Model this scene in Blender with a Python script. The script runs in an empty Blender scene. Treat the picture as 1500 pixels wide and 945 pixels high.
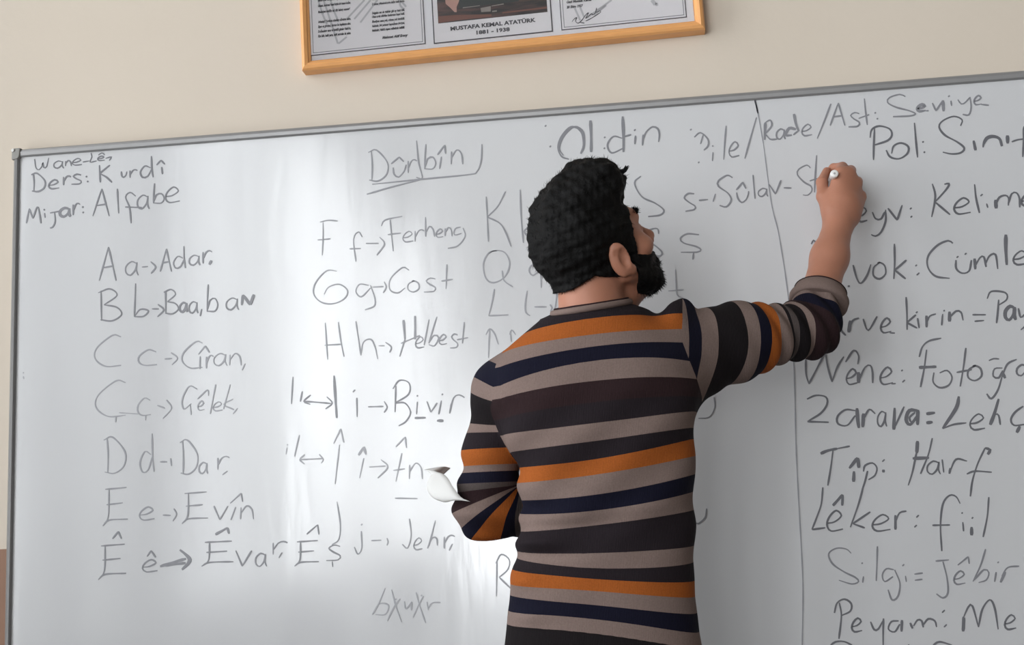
import bpy, math, random
import numpy as np
from mathutils import Vector, Matrix

random.seed(4)
SC = bpy.context.scene
COL = SC.collection

# ------------------------------------------------------------------ camera
W, H, F = 1500.0, 945.0, 1700.0
YAW, PITCH, ROLL = 0.11067, 0.14259, 0.04283
CAM = np.array([0.0, -2.4, 1.15])
_f = np.array([-math.sin(YAW) * math.cos(PITCH), math.cos(YAW) * math.cos(PITCH), math.sin(PITCH)])
_r0 = np.cross(_f, [0, 0, 1.0]); _r0 /= np.linalg.norm(_r0)
_u0 = np.cross(_r0, _f)
_r = math.cos(ROLL) * _r0 - math.sin(ROLL) * _u0
_u = math.cos(ROLL) * _u0 + math.sin(ROLL) * _r0
cd = bpy.data.cameras.new('camera')
cd.sensor_fit = 'HORIZONTAL'; cd.sensor_width = 36.0; cd.lens = 36.0 * F / W
cd.clip_start = 0.05; cd.clip_end = 60
cam = bpy.data.objects.new('camera', cd); COL.objects.link(cam)
cam.matrix_world = Matrix(((_r[0], _u[0], -_f[0], CAM[0]), (_r[1], _u[1], -_f[1], CAM[1]),
                           (_r[2], _u[2], -_f[2], CAM[2]), (0, 0, 0, 1)))
SC.camera = cam

def at(px, py, Y):
    """point of the room at depth plane y=Y seen at photo position px, py"""
    d = _r * (px - W / 2) / F - _u * (py - H / 2) / F + _f
    return CAM + (Y - CAM[1]) / d[1] * d

# ------------------------------------------------------------------ light
SC.view_settings.view_transform = 'Standard'
SC.view_settings.look = 'None'
SC.view_settings.gamma = 1.0
SC.view_settings.use_curve_mapping = False
SC.view_settings.exposure = 0.0
SC.cycles.use_denoising = True
SC.cycles.max_bounces = 8
SC.cycles.diffuse_bounces = 5
SC.cycles.sample_clamp_indirect = 6.0
world = bpy.data.worlds.new('sky'); SC.world = world; world.use_nodes = True
world.node_tree.nodes['Background'].inputs['Color'].default_value = (0.78, 0.88, 1.0, 1)
world.node_tree.nodes['Background'].inputs['Strength'].default_value = 1.0

LEFT_X, RIGHT_X, BACK_Y, CEIL_Z, WALL_Y = -2.1, 3.3, -10.2, 4.0, 0.024
WINDOWS = [(-1.50, -0.50), (-2.22, -1.75), (-4.20, -2.75), (-6.75, -4.35), (-10.0, -6.90)]     # y ranges in the left wall; first one added to brighten the front wall's left
WZ0, WZ1 = 0.60, 3.7
WIN_RADIANCE = [6.6, 5.5, 5.2, 10.5, 12.0]
ADDED_DOOR_RADIANCE = 14.0; DX0, DX1, DZ1 = -2.04, -1.1, 2.1          # door added in the back wall so the board mirrors something bright

def daylight(y0, y1, power):
    L = bpy.data.lights.new('window_daylight', 'AREA')
    L.shape = 'RECTANGLE'; L.size = y1 - y0; L.size_y = WZ1 - WZ0
    L.energy = power * math.pi * L.size * L.size_y; L.color = (0.96, 0.985, 1.0)
    o = bpy.data.objects.new('window_daylight', L); COL.objects.link(o)
    o.matrix_world = Matrix(((0, 0, -1, LEFT_X - 0.27), (1, 0, 0, (y0 + y1) / 2), (0, -1, 0, (WZ0 + WZ1) / 2), (0, 0, 0, 1)))
for (a, b), p in zip(WINDOWS, WIN_RADIANCE):
    daylight(a, b, p)
L = bpy.data.lights.new('added_door_light', 'AREA'); L.shape = 'RECTANGLE'; L.size = DX1 - DX0; L.size_y = DZ1  # lamp behind the added door, for the bright reflection low on the board
L.energy = ADDED_DOOR_RADIANCE * math.pi * L.size * L.size_y; L.color = (0.96, 0.985, 1.0)
o = bpy.data.objects.new('added_door_light', L); COL.objects.link(o)
o.matrix_world = Matrix(((1, 0, 0, (DX0 + DX1) / 2), (0, 0, -1, BACK_Y - .24), (0, 1, 0, DZ1 / 2), (0, 0, 0, 1)))

# ------------------------------------------------------------------ materials
def srgb(r, g, b):
    f = lambda c: (c / 255 / 12.92) if c <= 10.3 else ((c / 255 + 0.055) / 1.055) ** 2.4
    return (f(r), f(g), f(b), 1.0)

def mat(name, color, rough=0.6, spec=0.5, metal=0.0):
    m = bpy.data.materials.new(name); m.use_nodes = True
    b = m.node_tree.nodes['Principled BSDF']
    b.inputs['Base Color'].default_value = color
    b.inputs['Roughness'].default_value = rough
    b.inputs['Specular IOR Level'].default_value = spec
    b.inputs['Metallic'].default_value = metal
    return m

def noisy(m, scale, amount, bump=0.0, detail=4.0, stretch=(1, 1, 1), bscale=None):
    """procedural mottling of the base colour and an optional bump"""
    nt = m.node_tree; b = nt.nodes['Principled BSDF']; base = tuple(b.inputs['Base Color'].default_value)
    tc = nt.nodes.new('ShaderNodeTexCoord'); mp = nt.nodes.new('ShaderNodeMapping')
    mp.inputs['Scale'].default_value = stretch
    nt.links.new(tc.outputs['Object'], mp.inputs['Vector'])
    n = nt.nodes.new('ShaderNodeTexNoise'); n.inputs['Scale'].default_value = scale; n.inputs['Detail'].default_value = detail
    nt.links.new(mp.outputs['Vector'], n.inputs['Vector'])
    if amount:
        mx = nt.nodes.new('ShaderNodeMix'); mx.data_type = 'RGBA'
        mx.inputs['A'].default_value = tuple(c * (1 - amount) for c in base[:3]) + (1,)
        mx.inputs['B'].default_value = tuple(min(1, c * (1 + amount)) for c in base[:3]) + (1,)
        nt.links.new(n.outputs['Fac'], mx.inputs['Factor'])
        nt.links.new(mx.outputs['Result'], b.inputs['Base Color'])
    if bump:
        src = n
        if bscale:
            src = nt.nodes.new('ShaderNodeTexNoise'); src.inputs['Scale'].default_value = bscale
            nt.links.new(mp.outputs['Vector'], src.inputs['Vector'])
        bp = nt.nodes.new('ShaderNodeBump'); bp.inputs['Strength'].default_value = bump; bp.inputs['Distance'].default_value = 0.004
        nt.links.new(src.outputs['Fac'], bp.inputs['Height']); nt.links.new(bp.outputs['Normal'], b.inputs['Normal'])
    return m

# ------------------------------------------------------------------ mesh helpers
def link(name, me, m=None, parent=None):
    o = bpy.data.objects.new(name, me); COL.objects.link(o)
    if m is not None: me.materials.append(m)
    if parent is not None: o.parent = parent
    return o

def empty(name, label, cat, loc=(0, 0, 0)):
    o = bpy.data.objects.new(name, None); COL.objects.link(o); o.location = loc
    o['label'] = label; o['category'] = cat
    return o

class MB:
    def __init__(s): s.v = []; s.f = []
    def add(s, vs, fs):
        n = len(s.v); s.v += [tuple(map(float, p)) for p in vs]; s.f += [tuple(i + n for i in q) for q in fs]
    def box(s, a, b):
        x0, y0, z0 = a; x1, y1, z1 = b
        s.add([(x0, y0, z0), (x1, y0, z0), (x1, y1, z0), (x0, y1, z0), (x0, y0, z1), (x1, y0, z1), (x1, y1, z1), (x0, y1, z1)],
              [(0, 3, 2, 1), (4, 5, 6, 7), (0, 1, 5, 4), (1, 2, 6, 5), (2, 3, 7, 6), (3, 0, 4, 7)])
    def extrude(s, prof, p0, p1, ax1, ax2, cap=True, m0=0.0, m1=0.0):
        """closed profile (a,b) swept from p0 to p1; m0/m1 shear the ends along the sweep (mitres) by profile a"""
        p0, p1, ax1, ax2 = map(np.array, (p0, p1, ax1, ax2)); d = (p1 - p0) / np.linalg.norm(p1 - p0); n = len(prof)
        vs = [p0 + ax1 * a + ax2 * b + d * a * m0 for a, b in prof] + [p1 + ax1 * a + ax2 * b + d * a * m1 for a, b in prof]
        fs = [(i, (i + 1) % n, n + (i + 1) % n, n + i) for i in range(n)]
        if cap: fs += [tuple(range(n))[::-1], tuple(range(n, 2 * n))]
        s.add(vs, fs)
    def lathe(s, prof, c, axis, seg=24):
        """profile (t along axis, radius)"""
        c = np.array(c, float); a = np.array(axis, float); a /= np.linalg.norm(a)
        e1 = np.cross(a, [0.3, 0.9, 0.2]); e1 /= np.linalg.norm(e1); e2 = np.cross(a, e1)
        vs = []; fs = []
        for t, r in prof:
            for k in range(seg):
                th = 2 * math.pi * k / seg
                vs.append(c + a * t + (e1 * math.cos(th) + e2 * math.sin(th)) * r)
        for i in range(len(prof) - 1):
            for k in range(seg):
                k2 = (k + 1) % seg
                fs.append((i * seg + k, i * seg + k2, (i + 1) * seg + k2, (i + 1) * seg + k))
        fs.append(tuple(range(seg))[::-1]); fs.append(tuple(range((len(prof) - 1) * seg, len(prof) * seg)))
        s.add(vs, fs)
    def tube(s, pts, rad, seg=10):
        pts = [np.array(p, float) for p in pts]; n = len(pts); vs = []; fs = []
        prev = None
        for i, p in enumerate(pts):
            d = pts[min(i + 1, n - 1)] - pts[max(i - 1, 0)]; d /= np.linalg.norm(d)
            if prev is None:
                e = np.cross(d, [0.2, 0.3, 0.93])
            else:
                e = prev - d * (prev @ d)
            e /= np.linalg.norm(e); prev = e; g = np.cross(d, e)
            r = rad[i] if hasattr(rad, '__len__') else rad
            for k in range(seg):
                th = 2 * math.pi * k / seg; vs.append(p + (e * math.cos(th) + g * math.sin(th)) * r)
        for i in range(n - 1):
            for k in range(seg):
                k2 = (k + 1) % seg; fs.append((i * seg + k, i * seg + k2, (i + 1) * seg + k2, (i + 1) * seg + k))
        fs.append(tuple(range(seg))[::-1]); fs.append(tuple(range((n - 1) * seg, n * seg)))
        s.add(vs, fs)
    def build(s, name, m, parent=None, smooth=False, bevel=0.0):
        me = bpy.data.meshes.new(name); me.from_pydata(s.v, [], s.f); me.update()
        if smooth:
            me.polygons.foreach_set('use_smooth', [True] * len(me.polygons))
        o = link(name, me, m, parent)
        if bevel:
            b = o.modifiers.new('bevel', 'BEVEL'); b.width = bevel; b.segments = 2; b.limit_method = 'ANGLE'
        return o

def spline(pts, step):
    """Catmull-Rom through 2-D/3-D points; a doubled point is a corner"""
    P = [np.array(p, float) for p in pts]
    if len(P) < 3:
        runs = [P]
    else:
        runs = []; cur = [P[0]]
        for p in P[1:]:
            if np.linalg.norm(p - cur[-1]) < 1e-9:
                runs.append(cur); cur = [p]
            else: cur.append(p)
        runs.append(cur)
    out = []
    for r in runs:
        if len(r) == 1: continue
        e = [2 * r[0] - r[1]] + r + [2 * r[-1] - r[-2]]
        for i in range(1, len(e) - 2):
            a, b, c, d = e[i - 1:i + 3]; n = max(2, int(np.linalg.norm(c - b) / step))
            for k in range(n):
                t = k / n
                out.append(0.5 * (2 * b + (c - a) * t + (2 * a - 5 * b + 4 * c - d) * t * t + (3 * b - a - 3 * c + d) * t ** 3))
        out.append(r[-1])
    return out

def ribbon(mb, pts, w, y0, y1):
    """flat stroke lying on a vertical plane: pts (x,z), width w, from y0 (back) to y1 (front)"""
    n = len(pts); L = []; R = []
    for i, p in enumerate(pts):
        d = pts[min(i + 1, n - 1)] - pts[max(i - 1, 0)]; q = np.linalg.norm(d)
        d = d / q if q > 1e-9 else np.array([1.0, 0]); nn = np.array([-d[1], d[0]])
        t = i / max(1, n - 1)
        ww = w * 0.5 * (0.92 + 0.16 * math.sin(i * 0.37 + p[0] * 60)) * (0.55 + 0.45 * min(1, 6 * min(t, 1 - t) + 0.25))
        L.append(p + nn * ww); R.append(p - nn * ww)
    vs = []; fs = []
    for a, b in zip(L, R):
        vs += [(a[0], y1, a[1]), (b[0], y1, b[1]), (a[0], y0, a[1]), (b[0], y0, b[1])]
    for i in range(n - 1):
        k = 4 * i; j = k + 4
        fs += [(k, j, j + 1, k + 1), (k, k + 2, j + 2, j), (k + 1, j + 1, j + 3, k + 3)]
    fs += [(0, 1, 3, 2), (4 * n - 4, 4 * n - 2, 4 * n - 1, 4 * n - 3)]
    mb.add(vs, fs)

# ------------------------------------------------------------------ the room
def structure(name, mb, m, smooth=False, bevel=0):
    o = mb.build(name, m, None, smooth, bevel); o['kind'] = 'structure'; return o

def wall_paint():
    m = mat('wall_paint', srgb(233, 216, 194), 0.75, 0.25)
    nt = m.node_tree; b = nt.nodes['Principled BSDF']
    g = nt.nodes.new('ShaderNodeNewGeometry'); sx = nt.nodes.new('ShaderNodeSeparateXYZ')
    nt.links.new(g.outputs['Position'], sx.inputs[0])
    gt = nt.nodes.new('ShaderNodeMath'); gt.operation = 'GREATER_THAN'; gt.inputs[1].default_value = 1.068
    nt.links.new(sx.outputs['Z'], gt.inputs[0])
    n = nt.nodes.new('ShaderNodeTexNoise'); n.inputs['Scale'].default_value = 2.2; n.inputs['Detail'].default_value = 6
    nt.links.new(g.outputs['Position'], n.inputs['Vector'])
    mx = nt.nodes.new('ShaderNodeMix'); mx.data_type = 'RGBA'
    mx.inputs['A'].default_value = srgb(207, 195, 180); mx.inputs['B'].default_value = srgb(216, 204, 190)
    nt.links.new(n.outputs['Fac'], mx.inputs['Factor'])
    m2 = nt.nodes.new('ShaderNodeMix'); m2.data_type = 'RGBA'
    m2.inputs['A'].default_value = srgb(150, 118, 100)
    nt.links.new(gt.outputs[0], m2.inputs['Factor']); nt.links.new(mx.outputs['Result'], m2.inputs['B'])
    nt.links.new(m2.outputs['Result'], b.inputs['Base Color'])
    n2 = nt.nodes.new('ShaderNodeTexNoise'); n2.inputs['Scale'].default_value = 55; n2.inputs['Detail'].default_value = 3
    nt.links.new(g.outputs['Position'], n2.inputs['Vector'])
    bp = nt.nodes.new('ShaderNodeBump'); bp.inputs['Strength'].default_value = 0.12; bp.inputs['Distance'].default_value = 0.004
    nt.links.new(n2.outputs['Fac'], bp.inputs['Height']); nt.links.new(bp.outputs['Normal'], b.inputs['Normal'])
    return m

M_WALL = wall_paint()
M_PLAIN = noisy(mat('darkened_wall_paint', srgb(112, 110, 106), 0.8, 0.2), 2, 0.03)  # unseen walls coloured darker to cut the light they bounce
M_CEIL = noisy(mat('ceiling_paint', srgb(136, 134, 130), 0.9, 0.1), 3, 0.03)
M_FLOOR = mat('floor_tile', srgb(120, 112, 104), 0.4)
_nt = M_FLOOR.node_tree
_bk = _nt.nodes.new('ShaderNodeTexBrick'); _bk.offset = 0
_bk.inputs['Color1'].default_value = srgb(84, 79, 74); _bk.inputs['Color2'].default_value = srgb(76, 72, 67)
_bk.inputs['Mortar'].default_value = srgb(95, 90, 84); _bk.inputs['Scale'].default_value = 1.0
_bk.inputs['Mortar Size'].default_value = 0.004; _bk.inputs['Brick Width'].default_value = 0.33; _bk.inputs['Row Height'].default_value = 0.33
_tc = _nt.nodes.new('ShaderNodeTexCoord')
_nt.links.new(_tc.outputs['Object'], _bk.inputs['Vector'])
_nt.links.new(_bk.outputs['Color'], _nt.nodes['Principled BSDF'].inputs['Base Color'])

w = MB(); w.box((LEFT_X - .25, WALL_Y, 0), (RIGHT_X + .2, WALL_Y + .2, CEIL_Z)); structure('wall_front', w, M_WALL)
w = MB(); w.box((RIGHT_X, BACK_Y, 0), (RIGHT_X + .2, WALL_Y, CEIL_Z)); structure('wall_right', w, M_PLAIN)
w = MB(); w.box((LEFT_X - .25, BACK_Y - .2, 0), (DX0, BACK_Y, CEIL_Z)); w.box((DX1, BACK_Y - .2, 0), (RIGHT_X + .2, BACK_Y, CEIL_Z))
w.box((DX0, BACK_Y - .2, DZ1), (DX1, BACK_Y, CEIL_Z)); structure('wall_back', w, M_PLAIN)
w = MB()
ys = [BACK_Y] + [v for a in sorted(WINDOWS) for v in a] + [WALL_Y]
for i in range(0, len(ys), 2): w.box((LEFT_X - .25, ys[i], 0), (LEFT_X, ys[i + 1], CEIL_Z))
for a, b in WINDOWS:
    w.box((LEFT_X - .25, a, 0), (LEFT_X, b, WZ0)); w.box((LEFT_X - .25, a, WZ1), (LEFT_X, b, CEIL_Z))
structure('wall_left', w, M_PLAIN)
w = MB(); w.box((LEFT_X - .25, BACK_Y - .2, -.1), (RIGHT_X + .2, WALL_Y + .2, 0)); structure('floor', w, M_FLOOR)
w = MB(); w.box((LEFT_X - .25, BACK_Y - .2, CEIL_Z), (RIGHT_X + .2, WALL_Y + .2, CEIL_Z + .1)); structure('ceiling', w, M_CEIL)

M_PVC = mat('white_window_frame', srgb(235, 235, 232), 0.35)
for n_, (a, b) in enumerate(WINDOWS):  # the first frame belongs to the added window
    w = MB(); x0, x1 = LEFT_X - .16, LEFT_X - .10
    w.box((x0, a, WZ0), (x1, a + .06, WZ1)); w.box((x0, b - .06, WZ0), (x1, b, WZ1))
    w.box((x0, a + .06, WZ0), (x1, b - .06, WZ0 + .06)); w.box((x0, a + .06, WZ1 - .06), (x1, b - .06, WZ1))
    mid = (a + b) / 2
    w.box((x0, mid - .035, WZ0 + .06), (x1, mid + .035, WZ1 - .06))
    structure('window_%d' % (n_ + 1), w, M_PVC, bevel=.004)
w = MB(); w.box((DX0, BACK_Y - .15, 0), (DX0 + .06, BACK_Y - .1, DZ1)); w.box((DX1 - .06, BACK_Y - .15, 0), (DX1, BACK_Y - .1, DZ1))
w.box((DX0 + .06, BACK_Y - .15, DZ1 - .06), (DX1 - .06, BACK_Y - .1, DZ1)); w.box((DX0 + .06, BACK_Y - .15, 0), (DX1 - .06, BACK_Y - .1, .1))
structure('added_door_1', w, M_PVC, bevel=.004)  # unseen door frame, added with its lamp for the board's reflection
# ------------------------------------------------------------------ the whiteboard
M_BOARD = mat('white_enamel', srgb(205, 205, 207), 0.2, 1.0)
_nt = M_BOARD.node_tree; _b = _nt.nodes['Principled BSDF']
_g = _nt.nodes.new('ShaderNodeNewGeometry'); _mp = _nt.nodes.new('ShaderNodeMapping'); _mp.inputs['Scale'].default_value = (9, 9, 1.6)
_nt.links.new(_g.outputs['Position'], _mp.inputs['Vector'])
_n = _nt.nodes.new('ShaderNodeTexNoise'); _n.inputs['Scale'].default_value = 1.0; _n.inputs['Detail'].default_value = 5
_nt.links.new(_mp.outputs['Vector'], _n.inputs['Vector'])
_mr = _nt.nodes.new('ShaderNodeMapRange'); _mr.inputs['From Min'].default_value = .3; _mr.inputs['From Max'].default_value = .7
_mr.inputs['To Min'].default_value = 0.12; _mr.inputs['To Max'].default_value = 0.20
_nt.links.new(_n.outputs['Fac'], _mr.inputs['Value']); _nt.links.new(_mr.outputs['Result'], _b.inputs['Roughness'])
_bp = _nt.nodes.new('ShaderNodeBump'); _bp.inputs['Strength'].default_value = 0.3; _bp.inputs['Distance'].default_value = 0.004
_nt.links.new(_n.outputs['Fac'], _bp.inputs['Height']); _nt.links.new(_bp.outputs['Normal'], _b.inputs['Normal'])
M_ALU = noisy(mat('grey_aluminium', srgb(150, 149, 149), 0.42, 0.5, 0.35), 40, 0.06)
M_CAP = mat('grey_plastic', srgb(140, 138, 134), 0.5)
M_SCREW = mat('white_screw_plug', srgb(225, 225, 222), 0.35)

BX0, BX1, BZ0, BZ1 = -1.3685, 1.05, 0.735, 1.9385      # enamel surface, front at y=0
board = empty('whiteboard', 'large white dry-erase board with grey metal frame, covered in handwritten grey marker notes', 'whiteboard',
              (0.5 * (BX0 + BX1), WALL_Y, BZ0))
def onboard(mb, name, m, bevel=0.0, smooth=False):
    o = mb.build(name, m, board, smooth, bevel); o.matrix_parent_inverse = Matrix.Translation(board.location).inverted(); return o
w = MB(); w.box((BX0 - .004, 0, BZ0 - .004), (BX1 + .004, WALL_Y - .002, BZ1 + .004)); onboard(w, 'panel', M_BOARD)
FW, FWS = 0.0175, 0.0125
def rail(a, b, wide, inward):
    """frame rail from a to b (x,z), 'inward' points to the board centre"""
    prof = [(0, WALL_Y), (0, -.004), (-.0025, -.0072), (-wide * .55, -.0085), (-wide + .003, -.0065), (-wide, -.003), (-wide, WALL_Y)]
    mb = MB(); ax = (-inward[0], 0, -inward[1])
    mb.extrude([(-p, q) for p, q in prof], (a[0], 0, a[1]), (b[0], 0, b[1]), ax, (0, 1, 0))
    return mb
onboard(rail((BX0, BZ1), (BX1, BZ1), FW, (0, -1)), 'frame_rail', M_ALU)
onboard(rail((BX0, BZ0), (BX1, BZ0), FW, (0, 1)), 'frame_rail', M_ALU)
onboard(rail((BX0, BZ0), (BX0, BZ1), FWS, (1, 0)), 'frame_rail', M_ALU)
onboard(rail((BX1, BZ0), (BX1, BZ1), FWS, (-1, 0)), 'frame_rail', M_ALU)
for cx, cz, sx, sz in ((BX0, BZ1, -1, 1), (BX1, BZ1, 1, 1), (BX0, BZ0, -1, -1), (BX1, BZ0, 1, -1)):
    w = MB(); o = lambda a, b: (cx + sx * a, cz + sz * b)
    poly = [o(FWS + .002, FW + .002), o(-.006, FW + .002), o(-.004, 0.001), o(.001, -.0055), o(FWS + .002, -.007)]
    if sx * sz > 0: poly = poly[::-1]
    n = len(poly); y1, y0 = -.0105, WALL_Y
    w.add([(x, y1, z) for x, z in poly] + [(x, y0, z) for x, z in poly],
          [tuple(range(n))[::-1], tuple(range(n, 2 * n))] + [(i, (i + 1) % n, n + (i + 1) % n, n + i) for i in range(n)])
    c = onboard(w, 'corner_cap', M_CAP, bevel=.002)
    w = MB(); q = o(FWS - .002, FW - .003)
    w.lathe([(0, .0036), (.002, .0038), (.003, .003), (.0031, .0012), (.002, .0008)], (q[0], y1 + .0005, q[1]), (0, -1, 0), 20)
    s = w.build('screw', M_SCREW, c, True)

# --- handwriting: single-stroke letters in the writer's hand
GL = {
 'A': [[(0, 1), (.55, 0), (.55, 0), (1, 1)], [(.18, .62), (.85, .56)]],
 'B': [[(.12, .05), (.14, 1)], [(0, .12), (.5, 0), (.8, .2), (.25, .5), (.25, .5), (.8, .58), (1, .8), (.6, 1), (.1, .97)]],
 'C': [[(1, .05), (.7, 0), (.15, .4), (.08, .75), (.45, 1), (1, .97)]],
 'D': [[(.15, .03), (.2, .5), (.18, 1)], [(0, .08), (.4, 0), (.95, .4), (.92, .78), (.5, 1), (.05, .97)]],
 'E': [[(.1, .05), (.95, 0)], [(.25, .05), (.22, .75), (0, 1)], [(.15, .45), (.8, .4)], [(0, 1), (.25, .85), (1, .82)]],
 'F': [[(.3, .05), (.3, 1)], [(0, .1), (.5, .02), (1, 0)], [(0, .52), (.75, .48)]],
 'H': [[(.1, 0), (.1, 1)], [(.8, 0), (.95, .95)], [(.05, .6), (.9, .58)]],
 'K': [[(.08, 0), (.15, 1)], [(.85, 0), (.1, .48), (.1, .48), (.6, .7), (1, 1)]],
 'L': [[(.5, 0), (.4, .5), (.05, .97), (.05, .97), (1, .95)]],
 'M': [[(0, 1), (.2, .1), (.2, .1), (.45, .7), (.45, .7), (.75, 0), (.9, .4), (1, 1)]],
 'O': [[(.6, 0), (.2, .15), (0, .6), (.2, .95), (.55, 1), (.95, .65), (.95, .25), (.6, 0), (.3, .05)]],
 'P': [[(.25, .05), (.22, 1)], [(0, .25), (.2, .03), (.7, 0), (1, .2), (.8, .42), (.25, .52)]],
 'R': [[(.1, .1), (.1, 1)], [(0, .12), (.4, 0), (.75, .15), (.6, .4), (.15, .55), (.15, .55), (1, 1)]],
 'S': [[(.95, .12), (.7, 0), (.2, .12), (.05, .3), (.4, .5), (.85, .7), (.9, .9), (.5, 1), (.1, .97)]],
 'T': [[(0, .15), (.45, .05), (1, 0)], [(.45, .08), (.4, .6), (.3, 1)]],
 'a': [[(.88, .14), (.5, 0), (.1, .35), (.1, .82), (.42, 1), (.78, .6), (.88, .1)], [(.9, .05), (.86, .65), (1, 1)]],
 'b': [[(.14, 0), (.08, .5), (.05, 1)], [(.05, .95), (.3, .58), (.72, .52), (.95, .75), (.7, .98), (.05, .98)]],
 'c': [[(.95, .12), (.55, 0), (.1, .4), (.08, .8), (.4, 1), (1, .95)]],
 'd': [[(.75, .55), (.35, .47), (.02, .75), (.18, 1), (.55, .95), (.85, .6)], [(.82, 0), (.86, .6), (.95, 1)]],
 'e': [[(.08, .62), (.5, .55), (.9, .25), (.6, 0), (.2, .3), (.05, .7), (.3, 1), (1, .9)]],
 'f': [[(1, .12), (.7, 0), (.45, .2), (.45, 1)], [(0, .62), (.9, .58)]],
 'g': [[(.8, .06), (.4, 0), (.05, .25), (.25, .5), (.8, .3)], [(.85, .02), (.95, .5), (.75, .95), (.3, 1), (.2, .85)]],
 'h': [[(.08, 0), (.1, 1)], [(.1, .8), (.45, .48), (.8, .62), (.95, 1)]],
 'i': [[(.5, .4), (.5, 1)], [(.55, 0), (.6, .04)]],
 '1': [[(.5, 0), (.5, 1)]],
 'k': [[(.1, 0), (.12, 1)], [(.95, .42), (.15, .72), (.15, .72), (1, 1)]],
 'l': [[(.3, 0), (.45, .5), (.6, 1)]],
 'm': [[(.04, .1), (.04, 1)], [(.05, .55), (.25, .05), (.44, .2), (.47, 1)], [(.47, .55), (.7, .05), (.92, .25), (1, 1)]],
 'n': [[(.08, .1), (.05, 1)], [(.07, .55), (.5, 0), (.88, .25), (1, 1)]],
 'o': [[(.55, 0), (.1, .3), (.08, .8), (.5, 1), (.92, .7), (.86, .2), (.5, 0), (.35, .06)]],
 'r': [[(.1, .1), (.1, 1)], [(.1, .65), (.42, .12), (.75, 0), (1, .1)]],
 's': [[(.92, .08), (.55, 0), (.22, .2), (.5, .45), (.92, .68), (.8, .95), (.05, 1)]],
 't': [[(.52, 0), (.5, .6), (.6, 1)], [(0, .42), (1, .34)]],
 'u': [[(.05, 0), (.12, .7), (.4, 1), (.78, .6), (.9, 0)]],
 'v': [[(0, 0), (.42, 1), (.42, 1), (1, 0)]],
 'w': [[(0, .1), (.1, .85), (.3, 1), (.5, .7), (.55, .4), (.62, .8), (.8, .75), (.95, 0)]],
 '^': [[(0, 1), (.6, 0), (.6, 0), (1, .8)]],
 '>': [[(0, 0), (.95, .45), (.95, .45), (.2, 1)]],
}
def stroke_list(code, sx, ox, oy):
    """'B 10 20 30 40; ~ 1,2 3,4; *n ...' -> [(points in photo pixels, bold)]"""
    out = []
    for seg in code.split(';'):
        seg = seg.strip()
        if not seg: continue
        bold = 1.0
        if seg[0] == '*': bold = 1.7; seg = seg[1:].strip()
        if seg[0] == '~':
            out.append(([(ox + float(a) / sx, oy + float(b) / sx) for a, b in (p.split(',') for p in seg[1:].split())], bold)); continue
        if seg[0] == '.':                                   # dot
            x, y = [float(v) for v in seg[1:].split()]
            out.append(([(ox + x / sx - .8, oy + y / sx - .8), (ox + x / sx + .8, oy + y / sx + .8)], bold * 1.25)); continue
        ch, *n = seg.split(); x0, y0, x1, y1 = map(float, n)
        for st in GL[ch]:
            out.append(([(ox + (x0 + (x1 - x0) * a) / sx, oy + (y0 + (y1 - y0) * b) / sx) for a, b in st], bold))
    return out
INK = {}
def ink(tone):
    if tone not in INK:
        INK[tone] = noisy(mat('dry_erase_ink', srgb(tone, tone, tone + 5), 0.3, 0.45), 90, 0.14)
    return INK[tone]
VIEW = {'A': (3.75, 0, 190), 'B': (3.75, 0, 430), 'C': (3.75, 0, 660), 'D': (3.75, 380, 190), 'E': (3.75, 380, 420), 'F': (3.2025, 380, 650),
        'G': (3.75, 700, 160), 'H': (5.0, 1000, 110), 'I': (5.0, 1200, 110), 'J': (4.4118, 1160, 270), 'K': (4.1667, 1140, 430),
        'L': (4.1667, 1140, 640), 'M': (4.1667, 1140, 780), 'N': (4.2857, 700, 340), 'P': (1.0, 0, 0)}
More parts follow.
